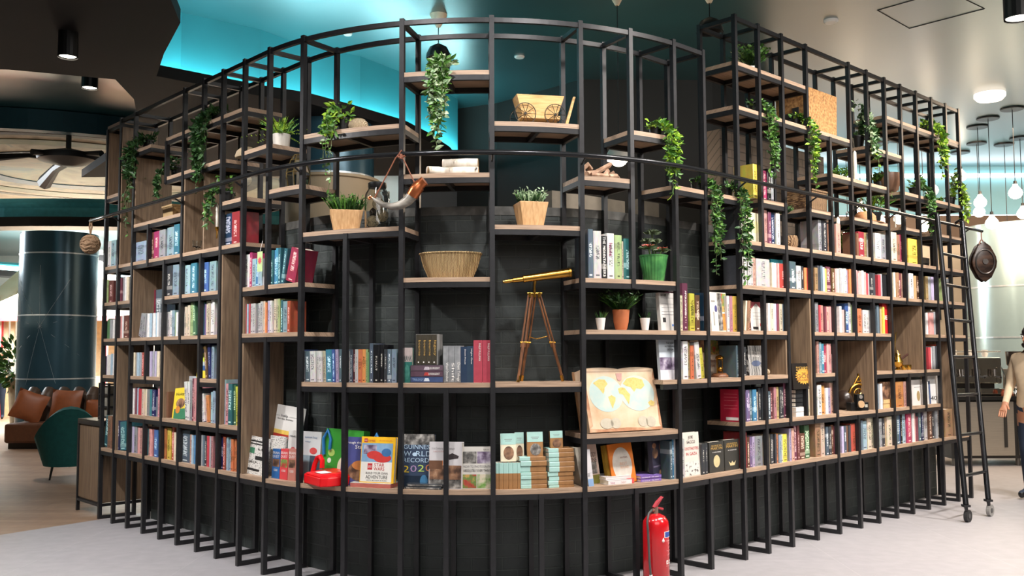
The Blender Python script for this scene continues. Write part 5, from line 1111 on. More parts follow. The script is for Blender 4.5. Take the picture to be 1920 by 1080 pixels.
T, sc_ = place(1590, 6, True, .1); root = thing('ring', 'small black ring ornament left of the straw hat', 'ornament', T); m = MB(); m.tube([(.03*math.cos(2*PI*j/20), 0, .034+.03*math.sin(2*PI*j/20)) for j in range(21)], .005, 6); part('hoop', m, BLACKP, root, smooth=True)
for u, k, lab in ((1679, 6, 'small slim white candle pair under the second bulb, left one'), (1691, 6, 'small slim white candle pair under the second bulb, right one')):
    T, sc_ = place(u, k, True, .12); cd = thing('candle', lab, 'candle', T, 'slim candle pair'); part('wax', MB().tube([(0, 0, 0), (0, 0, .12)], .008, 10), M('wax_white', '#efe9dc', .5), cd, smooth=True)
# bronze compass ornament with vintage camera
T, sc_ = place(1611, 1, True, .14); root = thing('astrolabe', 'flat pierced brass astrolabe standing behind the black camera', 'ornament', T @ Matrix.Rotation(R_(-28), 4, 'Z'))
m = MB(); m.tube([(.1*math.cos(2*PI*j/28), 0, .13+.1*math.sin(2*PI*j/28)) for j in range(29)], .012, 8); m.tube([(.05*math.cos(2*PI*j/20), 0, .14+.05*math.sin(2*PI*j/20)) for j in range(21)], .006, 6); part('ring', m, BRASS, root, smooth=True)
m = MB()
for j in range(5): m.tube([(0, 0, .13), (.09*math.cos(PI*j/5), 0, .13+.09*math.sin(PI*j/5))], .004, 5)
part('spokes', m, BRASS, root); m = MB(); m.tube([(-.05, 0, .225), (-.02, 0, .27), (0, 0, .305), (.02, 0, .27), (.05, 0, .225)], .008, 6); m.tube([(-.025, 0, .255), (.025, 0, .255)], .006, 6); m.tube([(0, 0, .305), (0, 0, .325)], .01, 8); part('crest', m, BRASS, root, smooth=True)
T, sc_ = place(1612, 1, True, .04); root = thing('camera', 'old black folding camera with a round pale lens plate', 'camera', T @ Matrix.Rotation(R_(-25), 4, 'Z'))
part('body', MB().box(-.09, .1, 0, .07, 0, .075), BLACKP, root, bevel=.006); part('bellows', MB().box(-.045, .03, -.03, .02, .03, .15), BLACKP, root, bevel=.004)
m = MB(); m.tube([(-.01, -.03, .06), (-.01, -.042, .06)], .032, 20); part('lens', m, M('pale_brass', '#d9b48a', .35, .4), root); part('plate', MB().box(.055, .085, -.002, .001, .03, .055), M('plate_silver', '#c9c4b4', .4, .5), root); m = MB(); m.tube([(-.01, -.03, .125), (-.01, -.036, .125)], .018, 16); part('viewfinder', m, M('smoky_lens', '#8f8a84', .3, .3), root)
T, sc_ = place(1581, 1, True, .22); root = thing('gramophone_horn', 'dark round object at the back of the compass niche', 'ornament', T); part('body', MB().ball((0, 0, .09), .09, 14, sx=.7), M('dark_brown_gloss', '#2c211b', .3), root, smooth=True)
# coffee pot and cups
T, sc_ = place(1684, 2, True, .12); root = thing('coffee_pot', 'brass coffee pot with a dark handle in the right oak niche', 'coffee pot', T); GOLD = M('polished_gold_brass', '#c9a24d', .2, 1, .06)
m = MB(); m.lathe([(.03, 0), (.034, .006), (.016, .02), (.04, .05), (.05, .08), (.034, .115), (.024, .135), (.03, .14), (.026, .15), (.008, .17), (.006, .185), (.002, .19)], 20); part('body', m, GOLD, root, smooth=True)
part('handle', MB().tube([(.04, 0, .09), (.1, -.01, .12), (.17, -.02, .15)], [.008, .01, .012], 8), M('dark_handle', '#3a1f18', .4), root, smooth=True)
part('spout', MB().tube([(-.03, 0, .08), (-.05, 0, .15), (-.045, 0, .26), (-.02, 0, .36), (0, 0, .37)], [.008, .006, .004, .004, .003], 8), GOLD, root, smooth=True)
for u, lab in ((1695, 'small brass cup next to the coffee pot'), (1704, 'small brass cup farther from the coffee pot')):
    T, sc_ = place(u, 2, True, .08); root = thing('cup', lab, 'cup', T, 'brass cups'); part('body', MB().lathe([(.018, 0), (.026, .02), (.026, .05), (.022, .05), (.02, .02), (.002, .01)], 16), GOLD, root, smooth=True)
# tag on the reading folders and the red bag
T = FR(s_at(487, 2.05, -.01), -.012, lev(4)); root = thing('hang_tag', 'pale green swing tag with a red burst hanging over the white annual', 'tag', T)
part('card', MB().box(-.037, .037, 0, .003, .1, .245), c_('taggreen', '#b4c98e'), root); part('burst', MB().add([((.03 if j % 2 else .018)*math.cos(2*PI*j/20), -.001, .18+(.03 if j % 2 else .018)*math.sin(2*PI*j/20)) for j in range(20)], [list(range(20))]), c_('burstred', '#c8545a'), root); part('string', MB().tube([(0, .001, .245), (.004, .01, .29), (0, .02, .325)], .0015, 4), WHITE, root)
T = FR(s_at(590, .67, -.02), -.03, .672) @ Matrix.Rotation(R_(-22), 4, 'Z'); root = thing('bag', 'bright red plastic carry case with a loop handle on the shelf edge', 'case', T)
REDP = M('red_plastic', '#e0141c', .3, 0, .05, 10); m = MB()
lo = [(-.15, 0, 0), (.13, -.02, 0), (.155, .02, 0), (.15, .2, 0), (-.13, .2, 0), (-.16, .05, 0)]
m.hexa(lo, [(x*1.03, y, .062) for x, y, z in lo]); part('tray', m, REDP, root, bevel=.008)
m = MB(); m.hexa([(x*1.0, y, .062) for x, y, z in lo], [(x*.82, y*.9+.01, .095 if y > .1 else .075) for x, y, z in lo]); part('lid', m, REDP, root, bevel=.008)
m = MB(); m.tube([(-.145, .06, .055), (-.14, .075, .12), (-.12, .085, .165), (-.085, .09, .175), (-.055, .09, .15), (-.05, .085, .1)], .017, 8); part('handle', m, REDP, root, smooth=True)
m = MB(); m.hexa([(-.05, .03, .0795), (.07, .02, .0795), (.1, .08, .0865), (-.02, .09, .0865)], [(-.05, .03, .0805), (.07, .02, .0805), (.1, .08, .0875), (-.02, .09, .0875)]); part('sticker', m, WHITE, root)
# pictures standing on the left arm
fb(322, 348, 727, 1, ('#e3c93a', 'art_story_yellow'), .012, 'yellow storybook with animals over a green field, standing in the oak niche', off=.04, lean=8, roll=-4, art=[(.1, 1, 0, .33, c_('fieldgreen', '#3c7a5a')), (ell(.5, .5, .3, .16), PHOTO1), (ell(.36, .3, .16, .12), c_('lionorange', '#c9803a'))], texts=[('Noisy Q', .55, .76, .8, .09, INK)])
fb(311, 364, 705, 1, ('#b9c0c6', 'art_folder_grey'), .012, 'large pale grey folder behind the yellow storybook', off=.2, lean=5, art=[(.12, .26, .8, .92, c_('magenta', '#b03a62'))], texts=[('PHONICS', .65, .9, .5, .03, WINK)])
fb(368, 390, 651, 2, ('#ddc842', 'art_frame_yellow'), .012, 'yellow framed blue picture of a green haired figure in the left arm', off=.1, lean=5, art=[(.08, .95, .24, .94, c_('pictureblue', '#3a5f95')), (ell(.55, .68, .26, .16), c_('greenhair', '#c3cf4a')), (.38, .62, .4, .6, c_('facegrey', '#b9c4c4'))])
# ================================================================== LADDER, EXTINGUISHER, THINGS HUNG FROM THE RAIL
TUBE = MATS['black_tube']
lt, rt_ = [Vector((*P(s_at(u, 2.87, -.12), -.12), z)) for u, z in ((1757, 2.90), (1804, 2.88))]
lb, rb_ = on_z(1811, 946, .16), on_z(1853, 936, .16)
lad = thing('ladder', 'black rolling ladder with castors leaning on the tube rail at the right arm', 'ladder', Matrix.Translation((*((lb+rb_)/2)[:2], 0)))
LI = lad.matrix_world.inverted()
def lp(nm, m, mt, smooth=True, par=None):
    o = m.build(nm, mt, None, None, smooth); p_ = par or lad; o.parent = p_; o.matrix_parent_inverse = LI; return o
ax = (rb_-lb).normalized(); back = Vector((ax.y, -ax.x, 0))
for tp, bt in ((lt, lb), (rt_, rb_)):
    d = (tp-bt).normalized()
    st = lp('stile', MB().tube([bt, tp], .024, 12), TUBE)
    lp('hook', MB().tube([tp, tp+Vector((0, 0, .02))-back*.03, tp-back*.07], .014, 8), TUBE)
    lp('castor_plate', MB().box(-.03, .03, -.03, .03, 0, .02, T=Matrix.Translation(bt-Vector((0, 0, .02)))), STEEL, False)
    f_ = lp('castor_fork', MB().tube([bt-Vector((0, 0, .02)), Vector((bt.x, bt.y, .058))+ax*.02], [.018, .012], 8), STEEL)
    w_ = MB(); cc = Vector((bt.x, bt.y, .055))+ax*.03
    w_.tube([cc-back*.016, cc+back*.016], .055, 22); lp('castor_wheel', w_, M('castor_rubber', '#232323', .6) if bt is lb else M('castor_grey', '#8c8a86', .5), False)
    w_ = MB(); w_.tube([cc-back*.02, cc+back*.02], .022, 14); lp('castor_hub', w_, M('castor_hub', '#5a5a5a', .4, .6), False)
for v in (483, 545, 613, 683, 754, 826, 897):
    t = (946-v)/(946-405); a1_, b1_ = lb.lerp(lt, t), rb_.lerp(rt_, t)
    lp('rung', MB().tube([a1_, b1_], .0155, 10), TUBE)
# extinguisher
T = FR(s_at(1230, .3, -.14), -.14, 0) @ Matrix.Rotation(R_(8), 4, 'Z')
ext = thing('fire_extinguisher', 'red dry powder fire extinguisher on the floor in front of the posts', 'fire extinguisher', T)
RED = M('extinguisher_red', '#c4121b', .22, 0, .04, 6, coat=.5)
m = MB(); m.lathe([(.083, .085), (.0865, .09), (.0865, .41), (.082, .445), (.06, .475), (.03, .49), (.002, .492)], 36); part('body', m, RED, ext, smooth=True)
m = MB(); m.lathe([(.084, 0), (.088, .004), (.088, .085), (.083, .09), (.002, .09)], 36); part('base', m, BLACKP, ext, smooth=True)
m = MB(); m.tube([(0, 0, .49), (0, 0, .535)], .018, 12); m.tube([(-.035, 0, .515), (0, 0, .515)], .011, 8); part('valve', m, M('valve_metal', '#a98f80', .3, .8), ext, smooth=True)
m = MB(); m.hexa([(-.02, -.012, .535), (.0, -.012, .53), (.0, .012, .53), (-.02, .012, .535)], [(.055, -.009, .585), (.07, -.009, .592), (.07, .009, .592), (.055, .009, .585)]); m.tube([(-.02, 0, .53), (.01, 0, .56), (.06, 0, .59)], .011, 8); part('lever', m, M('lever_red', '#a5303a', .4), ext)
part('carry_handle', MB().tube([(0, 0, .528), (.03, 0, .522), (.07, 0, .512)], .008, 8), M('lever_red', '#a5303a', .4), ext, smooth=True)
m = MB(); m.tube([(-.035, 0, .515), (-.075, -.01, .5), (-.1, -.02, .455), (-.104, -.03, .38), (-.1, -.035, .2), (-.095, -.04, .11)], .0075, 8); part('hose', m, M('hose_grey', '#4a4a48', .4), ext, smooth=True)
part('hose_clip', MB().tube([(-.095, -.04, .115), (-.094, -.041, .1)], .011, 8), WHITE, ext); part('nozzle', MB().tube([(-.094, -.041, .1), (-.085, -.045, .03)], [.012, .02], 10), BLACKP, ext, smooth=True)
def wrap(a0, a1, z0, z1, mt, nm, r_=.0872):
    m = MB(); n = 12; vs = []
    for i in range(n+1):
        an = R_(a0+(a1-a0)*i/n); vs += [(r_*math.sin(an), -r_*math.cos(an), z0), (r_*math.sin(an), -r_*math.cos(an), z1)]
    m.add(vs, [(2*i, 2*i+2, 2*i+3, 2*i+1) for i in range(n)]); return part(nm, m, mt, ext)
def wraptext(s, a0, size, z, mt, r_=.088, stack=False, step=None):
    for i, ch in enumerate(s):
        if ch == ' ': continue
        an = R_(a0 if stack else a0+i*step); zz = z-i*step if stack else z
        o = lettering(ch, size, mt, ext, 0, 0, name='lettering'); o.matrix_local = Matrix.Rotation(an, 4, 'Z') @ Matrix.Translation((0, -r_, zz)) @ o.matrix_local
wrap(-8, 100, .345, .385, WINK, 'label_band'); wrap(-4, 98, .349, .381, M('label_blue', '#23489c', .4), 'label_band', .0875)
wraptext('DRY POWDER', 8, .03, .355, WINK, stack=False, step=9)
wraptext('MINOVA', -14, .03, .285, WINK, stack=True, step=.027)
m = MB(); m.lathe([(.0, 0), (.008, .004), (.009, .012), (.004, .022), (.0005, .03)], 10); part('emblem', m, WINK, ext, Matrix.Rotation(R_(-14), 4, 'Z') @ Matrix.Translation((0, -.087, .318)))
for z in (.32, .31, .302, .285, .278, .262, .255, .24, .233): wrap(4+random.uniform(0, 14), 80, z-.0012, z+.0012, c_('pinkline', '#e08a90'), 'printed_line')
for a_ in (2, 24, 46, 68): wrap(a_, a_+14, .175, .2, WINK, 'pictogram'); wrap(a_+4, a_+9, .181, .194, RED, 'pictogram', .0876)
for z in (.165, .325): wrap(0, 100, z-.0006, z+.0006, WINK, 'printed_line')
# rope ball and pulley block on the two rail ends
x, y = P(-4.97, -.075); T = Matrix.Translation((x, y, 2.845)); root = thing('rope_ball', 'knotted rope ball hanging from the left end of the tube rail', 'rope ball', T)
ROPE = ramp_mat('rope', ['#7d5b40', '#b38d6a', '#d8b896'], 'wave', 40, .8, (1, 1, 1), 3, .5, dist=4)
m = MB(); m.tube([(0, 0, .02), (.012, 0, -.05), (0, 0, -.13)], .008, 6); m.tube([(0, 0, .02), (-.012, 0, -.06), (0, 0, -.13)], .008, 6); part('loop', m, ROPE, root, smooth=True)
m = MB(); m.ball((0, 0, -.23), .085, 18, sz=.95)
for j in range(7):
    A = Matrix.Translation((0, 0, -.23)) @ Matrix.Rotation(j*.9, 4, 'X') @ Matrix.Rotation(j*1.7, 4, 'Z'); m.tube([A @ Vector((.085*math.cos(2*PI*k/20), .085*math.sin(2*PI*k/20), .01*math.sin(k*2))) for k in range(21)], .012, 6, cap=False)
part('ball', m, ROPE, root, smooth=True)
x, y = P(6.93, -.075); T = Matrix.Translation((x, y, 2.845)); root = thing('pulley_block', 'dark wooden ship pulley block hanging from the right end of the tube rail', 'pulley', T)
WOODD = ramp_mat('dark_polished_wood', ['#1d1512', '#30221b', '#4a3529'], 'noise', 6, .25, (1, 1, 4))
m = MB(); m.tube([(0, 0, 0), (0, 0, -.1)], .006, 6); m.tube([(-.045, 0, -.24), (-.02, 0, -.12), (0, 0, -.09), (.02, 0, -.12), (.045, 0, -.24)], .008, 6); part('rope', m, M('pink_rope', '#9a7468', .7), root, smooth=True)
for y_ in (-.05, .03): m = MB(); m.lathe([(.002, -.22), (.07, -.17), (.125, -.06), (.135, 0), (.125, .06), (.07, .17), (.002, .22)], 28, T=Matrix.Translation((0, y_, -.34)), sy=.12); part('cheek', m, WOODD, root, smooth=True)
m = MB(); m.tube([(0, -.045, -.34), (0, .03, -.34)], .08, 24); part('sheave', m, BLACKP, root); m = MB()
m.tube([(.1*math.cos(2*PI*j/28), -.066, -.34+.13*math.sin(2*PI*j/28)) for j in range(29)], .008, 6); m.tube([(0, -.075, -.34), (0, -.06, -.34)], .03, 14); part('strop', m, M('iron', '#5a5552', .35, .8), root, smooth=True)
# ================================================================== CEILING FITTINGS
LAMPW = M('lamp_face', '#fff3e0', .5, 0, 0, emit=8)
def dl(u, v, z, top, r_, lab, face=True):
    p = on_z(u, v, z); root = thing('downlight', lab, 'ceiling light', Matrix.Translation(p))
    m = MB(); m.lathe([(r_, .0), (r_, top-z), (.002, top-z)], 20, close=False); m.lathe([(r_*.9, .012), (r_*.9, .03), (.002, .03)], 20, close=False); part('can', m, BLACKP, root)
    if face: m = MB(); m.lathe([(r_*.86, .014), (.001, .012)], 20, close=False); part('lamp_face', m, LAMPW, root)
dl(127, 108, HS-.2, HS, .075, 'black can downlight on the dark soffit at the top left'); dl(168, 166, HC-.45, HC, .09, 'black can downlight in front of the teal recess face'); dl(1910, 36, HC-.35, HC, .13, 'black can downlight at the top right corner')
def disc(u, v, r_, lab, h=.02, mt=None, name='ceiling_speaker', cat='ceiling fitting'):
    p = on_z(u, v, HC-h); root = thing(name, lab, cat, Matrix.Translation(p)); m = MB(); m.lathe([(r_*.8, 0), (r_, h*.5), (r_, h), (.002, h)], 24); part('plate', m, mt or WHITE, root)
disc(974, 109, .06, 'small white round plate on the dark ceiling above the wagon'); disc(1558, 43, .075, 'small white round plate on the ceiling over the right arm', .03); disc(652, 66, .05, 'tiny white fitting on the pale ceiling left of the pendant')
disc(1856, 188, .2, 'large white round ceiling lamp over the cafe', .09, M('lamp_pale', '#fff0dd', .5, 0, 0, emit=2))
CONE = M('cream_canopy', '#d9c3a8', .5)
def pend(cu, cv, bz, lab, kind):
    p = on_z(cu, cv, HC-.14); root = thing('pendant_lamp', lab, 'pendant lamp', Matrix.Translation((p.x, p.y, HC)))
    m = MB(); m.lathe([(.02, -.14), (.09, -.01), (.09, 0), (.002, 0)], 24); part('canopy', m, CONE, root, smooth=True)
    part('cord', MB().tube([(0, 0, -.14), (0, 0, bz-HC)], .005, 6), BLACKP, root)
    z = bz-HC
    m = MB(); m.lathe([(.02, z+.02), (.09, z-.02), (.125, z-.09), (.13, z-.13), (.12, z-.13), (.08, z-.03), (.002, z)], 28, close=False)
    part('shade', m, BLACKP if kind != 'lit' else M('white_enamel', '#ece6da', .4), root, smooth=True)
    if kind == 'lit': part('bulb', MB().ball((0, 0, z-.11), .085, 16), M('hot_bulb', '#fff0d8', .5, 0, 0, emit=40), root, smooth=True)
pend(1157, 10, 3.52, 'lit pendant lamp glowing beside the driftwood', 'lit'); pend(822, 52, 4.72, 'unlit black dome pendant above the topmost ivy', 'off'); pend(1330, 6, 4.75, 'unlit dark dome pendant by the start of the taller right frame', 'off')
BULB = M('warm_bulb', '#fff0d6', .5, 0, 0, emit=9)
bl_ = [((1853, 221), (1860, 418)), ((1833, 237), (1838, 379)), ((1830, 268), (1836, 397)), ((1900, 203), (1904, 361)), ((1884, 270), (1890, 458)), ((1915, 258), (1918, 400)), ((1746, 250), (1748, 356)), ((1612, 240), (1614, 393)), ((1686, 262), (1687, 410)), ((1651, 268), (1652, 417)), ((1731, 258), (1733, 424)), ((1588, 272), (1590, 441)), ((1800, 285), (1802, 330))]
wh_ = ['over the counter, lowest but one', 'over the counter, leftmost of the free group', 'just under the leftmost free bulb', 'over the barista, biggest in view', 'over the espresso machine, lowest of all', 'at the very right edge', 'seen behind the top of the ladder', 'seen over the straw hat', 'seen over the slim candle pair', 'small glow right of the hat', 'seen just above the ladder side shelf', 'seen before the lit green plant', 'seen high between the last two posts']
for ((cu, cv), (bu, bv)), lab in zip(bl_, wh_):
    p = on_z(cu, cv, HC); q_ = on_y(bu, bv, p.y); root = thing('bulb_pendant', 'bare round bulb on a thin black cord, '+lab, 'pendant lamp', Matrix.Translation((q_.x, p.y, HC)), 'bare cafe bulbs'); z = q_.z-HC
    m = MB(); m.lathe([(.15, -.025), (.16, -.02), (.16, 0), (.002, 0)], 20); part('canopy', m, BLACKP, root)
    part('cord', MB().tube([(0, 0, -.02), (0, 0, z+.17)], .006, 5), BLACKP, root); part('holder', MB().tube([(0, 0, z+.17), (0, 0, z+.09)], [.022, .028], 10), BLACKP, root)
    m = MB(); m.lathe([(.03, z+.12), (.034, z+.1), (.055, z+.07), (.083, z+.035), (.095, z), (.09, z-.035), (.067, z-.068), (.035, z-.088), (.002, z-.095)], 22); part('bulb', m, BULB, root, smooth=True)
# access hatch drawn on the ceiling by its gaps
hp_ = [on_z(u, v, HC) for u, v in ((1645, 19), (1705, 53), (1846, 16), (1775, -18))]
m = MB()
for i in range(4): m.tube([hp_[i]-Vector((0, 0, .001)), hp_[(i+1) % 4]-Vector((0, 0, .001))], .006, 4)
struct('trim_5', m, INK)
# big dark ceiling ornament with arms under the painted dome
hb = on_z(128, 299, 4.45); root = thing('ceiling_ornament', 'dark metal ornament with long arms hanging under the painted dome', 'ceiling ornament', Matrix.Translation(hb)); DKM = M('dark_iron', '#1b1a19', .5, .4)
m = MB(); m.lathe([(.1, -.1), (.42, -.02), (.45, .06), (.1, .15), (.002, .16)], 28); part('hub', m, DKM, root, smooth=True); part('rod', MB().tube([(0, 0, .15), (0, 0, .5)], .04, 8), DKM, root)
for u, v, r_ in ((-20, 296, .05), (200, 326, .05), (84, 342, .1), (60, 285, .04), (190, 288, .04)):
    e_ = on_z(u, v, 4.45)-hb; part('arm', MB().tube([e_*.1, e_*.5+Vector((0, 0, .05)), e_], [r_*.8, r_*.7, r_*1.2], 8), DKM, root, smooth=True)
# ================================================================== LOUNGE AND MALL AT THE LEFT
BLUE = M('dark_blue_metal_cladding', '#345564', .24, .35, .06, 3); SEAM = M('bright_seam', '#c7d2d8', .3, .6)
def column(x, y, r_, z0, z1, nm, mt, seams):
    m = MB(); m.lathe([(r_, z0), (r_, z1)], 48); o = struct(nm, m, mt, mw=Matrix.Translation((x, y, 0)), smooth=True)
    for z in seams: m = MB(); m.lathe([(r_+.002, z-.012), (r_+.006, z-.012), (r_+.006, z+.012), (r_+.002, z+.012)], 48, close=False); q = part('seam', m, SEAM, o)
    return o
c1 = column(-8.32, 17.45, .66, 0, 3.75, 'column_1', BLUE, (3.36, 2.25, 1.12))
m = MB()
for j in range(9):
    an = 2*PI*j/9+.2; pts = [(.663*math.sin(t_*math.cos(an)*1.3), -.663*math.cos(t_*math.cos(an)*1.3), 2.05+t_*math.sin(an)*1.2) for t_ in (0, .3, .6, .9)]; m.tube(pts, .002, 4)
part('line_pattern', m, SEAM, c1)
c2 = column(-2.04, 10.6, .49, 3.46, HS, 'column_2', BLUE, (3.5,))
m = MB(); m.lathe([(.54, 0), (.54, 3.44), (.56, 3.45), (.56, 3.48), (.49, 3.48)], 48, close=False); struct('column_2_base', m, M('beige_cladding', '#a8957a', .6, 0, .05, 3), mw=Matrix.Translation((-2.04, 10.6, 0)), smooth=True)
m = MB(); m.box(-1.72, -1.42, 10.95, 11.0, 0, 3.42); struct('drum_lit_strip', m, M('pale_lit_strip', '#b9b3a8', .6))  # pale slab added as the lit strip on the beige column's right side
m = MB(); m.sweep(s_at(1035, 2.7, 1.1), s_at(1172, 2.7, 1.1), 1.1, 1.2, 0, 2.82); struct('wall_inner_low', m, M('taupe_plaster', '#6c6355', .7))
m = MB(); m.sweep(s_at(1196, 2.7, 1.1), s_at(1236, 2.7, 1.1), 1.1, 1.2, 0, 2.86); struct('wall_inner_low_right', m, M('taupe_plaster'))
# oak cabinet
s0, s1 = -5.5, -4.87; T = FR((s0+s1)/2, .03, 0); root = thing('cabinet', 'oak cabinet on black steel legs at the far left end of the shelves', 'cabinet', T); w = (s1-s0)/2; OAKC = PANEL
part('body', MB().box(-w+.02, w-.02, .02, .5, .13, .88), OAKC, root)
part('top', MB().box(-w, w, 0, .52, .885, .91), BLACKP, root)
for x in (-w, w-.03):
    for y in (0, .49): part('leg', MB().box(x, x+.03, y, y+.03, 0, .885), STEEL, root)
for z in (.1, .86): part('frame_bar', MB().box(-w+.03, w-.03, 0, .03, z, z+.025), STEEL, root); part('frame_bar', MB().box(w-.03, w, .03, .49, z, z+.025), STEEL, root)
for i in range(2): part('door', MB().box(-w+.035+i*w*.97, -w+.03+(i+1)*w*.955, .012, .02, .14, .85), OAKC, root)
T = FR(-5.02, .1, .912); root = thing('rack', 'black framed grey slatted crate standing on the oak cabinet', 'crate', T)
for x in (-.13, .11):
    for y in (0, .3): part('upright', MB().box(x, x+.02, y, y+.02, 0, .36), STEEL, root)
for z in (.02, .12, .24, .34): part('rail', MB().box(-.11, .11, 0, .02, z, z+.016), STEEL, root); part('rail', MB().box(.11, .13, .02, .3, z, z+.016), STEEL, root)
part('panel', MB().box(-.11, .108, .022, .298, .02, .33), M('grey_canvas', '#8c887c', .8, 0, .1, 10), root)
# sofa and its cushions
SOFA = M('brown_leather', '#5a3824', .45, 0, .15, 14, .1); SOFB = M('dark_taupe_leather', '#4a3b30', .45, 0, .12, 14)
T = Matrix.Translation((-7.6, 15.75, 0)); root = thing('sofa', 'brown leather sofa with channelled back in front of the dark blue column', 'sofa', T)
part('plinth', MB().box(-.72, .72, .1, .9, 0, .1), BLACKP, root); part('seat', MB().box(-.75, .75, 0, .8, .1, .42), SOFA, root, bevel=.04)
bk = part('backrest', MB().box(-.78, .78, .72, .95, .3, .9), SOFB, root, bevel=.05)
for i in range(6): m = MB(); m.tube([(-.65+.26*i, .72, .42), (-.65+.26*i, .71, .85), (-.65+.26*i, .8, .93)], [.12, .12, .1], 10); part('channel', m, SOFB, root, smooth=True)
CUSH = M('rust_leather', '#8a4d2a', .5, 0, .12, 14)
for x, y, rz, ry, k, lab in ((-.52, .36, .25, .35, .25, 'rust leather cushion tilted at the left of the sofa'), (.02, .52, 0, .05, .26, 'big rust leather cushion in the middle of the sofa'), (.5, .56, -.1, 0, .18, 'smaller dark cushion at the right of the sofa')):
    o = MB(); n = 8; vs = []
    for sg in (-1, 1):
        for i in range(n+1):
            for j in range(n+1):
                u, v = i/n*2-1, j/n*2-1; th = .075*(1-u*u)**.5*(1-v*v)**.5 if abs(u) < 1 and abs(v) < 1 else 0; e = 1-.06*(1-abs(u))*(abs(v) > .99)-.06*(1-abs(v))*(abs(u) > .99)
                vs.append((u*k*e, sg*th, v*k*e))
    N_ = (n+1)**2; fs = [(b_*N_+i*(n+1)+j, b_*N_+(i+1)*(n+1)+j, b_*N_+(i+1)*(n+1)+j+1, b_*N_+i*(n+1)+j+1) for b_ in (0, 1) for i in range(n) for j in range(n)]
    o.add(vs, fs); q = o.build('cushion', CUSH, None, T @ Matrix.Translation((x, y, .43+k*1.02)) @ Matrix.Rotation(rz, 4, 'Z') @ Matrix.Rotation(ry, 4, 'Y') @ Matrix.Rotation(-.2, 4, 'X'), True); tag(q, lab, 'cushion', 'sofa cushions')
TEALV = M('teal_velvet', '#17605e', .8, 0, .12, 20)
def tub(loc, rz, lab):
    root = thing('armchair', lab, 'armchair', Matrix.Translation(loc) @ Matrix.Rotation(rz, 4, 'Z'), 'teal tub chairs'); vs = []; n = 18
    for i in range(n+1):
        an = R_(-20+220*i/n); hh = .5+.38*max(0, math.sin(an))**1.5
        for r_, z in ((.24, .16), (.3, .16), (.41, hh), (.36, hh+.03), (.31, hh-.02)): vs.append((r_*math.cos(an), r_*math.sin(an), z))
    m = MB(); fs = [(i*5+j, i*5+(j+1) % 5, i*5+5+(j+1) % 5, i*5+5+j) for i in range(n) for j in range(5)]+[(4, 3, 2, 1, 0), tuple(n*5+j for j in range(5))]
    m.add(vs, fs); part('shell', m, TEALV, root, smooth=True); m = MB(); m.lathe([(.27, .3), (.3, .33), (.3, .43), (.25, .46), (.002, .46)], 24); part('seat', m, TEALV, root, smooth=True)
    for sx in (-1, 1):
        for sy in (-1, 1): part('leg', MB().tube([(sx*.16, sy*.16, .32), (sx*.22, sy*.22, 0)], [.018, .011], 8), BLACKP, root)
tub((-5.62, 12.2, 0), R_(205), 'teal velvet tub chair half hidden behind the oak cabinet'); tub((-5.98, 10.3, 0), R_(150), 'teal velvet tub chair cut off by the left edge')
p = on_z(122, 876, 0); root = thing('tent_card', 'small white folded card lying on the wooden floor', 'card', Matrix.Translation(p)); m = MB(); m.hexa([(-.06, -.03, 0), (.06, -.03, 0), (.06, -.028, 0), (-.06, -.028, 0)], [(-.05, .02, .055), (.05, .02, .055), (.05, .022, .055), (-.05, .022, .055)]); part('front_flap', m, WHITE, root); m = MB(); m.hexa([(-.06, .07, 0), (.06, .07, 0), (.06, .072, 0), (-.06, .072, 0)], [(-.05, .022, .055), (.05, .022, .055), (.05, .024, .055), (-.05, .024, .055)]); part('back_flap', m, WHITE, root)
# tall planter with a leafy tree
T = Matrix.Translation((-10.05, 19.5, 0)); root = thing('potted_tree', 'leafy tree in a tall beige planter left of the dark column', 'plant', T); m = MB(); m.lathe([(.14, 0), (.22, 1.15), (.2, 1.15), (.18, 1.05), (.002, 1.05)], 20); part('planter', m, M('beige_planter', '#a8977c', .7), root, smooth=True)
lm = MB()
for i in range(420):
    d = Vector((random.gauss(0, 1), random.gauss(0, 1), random.gauss(0, 1))).normalized(); leaf(lm, Vector((d.x*.36, d.y*.36, 1.5+d.z*.42))*random.uniform(.75, 1.02), d+Vector((0, 0, .3)), .15, .08, i % 2)
part('foliage', lm, [LEAF[0], LEAF[1]], root); part('trunk', MB().tube([(0, 0, 1.04), (.02, 0, 1.5)], .03, 8), STEMM, root)
# market hut with candy striped posts
STRIPE = ramp_mat('candy_stripe', ['#e9e2de', '#c9363e'], 'wave', 1.6, .5, (1, 1, 1.4), 0, pos=[.49, .51], const=True); HEX = ramp_mat('honeycomb_roof', ['#8c6a4a', '#e3cfae', '#efe2c8'], 'voronoi', 3.2, .7, (1, 1, 1), pos=[.0, .25, .6])
T = Matrix.Translation((-11.7, 24, 0)); root = thing('market_hut', 'brightly lit wooden market hut with honeycomb roof and candy striped posts', 'hut', T)
for x in (-1.5, -1.2, 1.5): part('post', MB().tube([(x, 0, 0), (x, 0, 2.5)], .09 if x < 0 else .05, 12), STRIPE, root)
m = MB(); m.hexa([(-1.9, -.4, 2.45), (1.95, -.4, 2.45), (1.95, 2.2, 2.45), (-1.9, 2.2, 2.45)], [(-.9, .8, 4.0), (.9, .8, 4.0), (.9, 1.0, 4.0), (-.9, 1.0, 4.0)]); part('roof', m, HEX, root)
part('fascia', MB().box(-1.92, 1.97, -.44, -.38, 2.38, 2.5), M('red_trim', '#c2525a', .5), root); part('counter', MB().box(-1.5, 1.5, .1, .5, 0, 1.0), M('light_pine', '#d3b084', .6), root); part('back_wall', MB().box(-1.5, 1.5, 2.0, 2.06, 0, 2.45), M('pale_pine', '#e3cba6', .6), root)
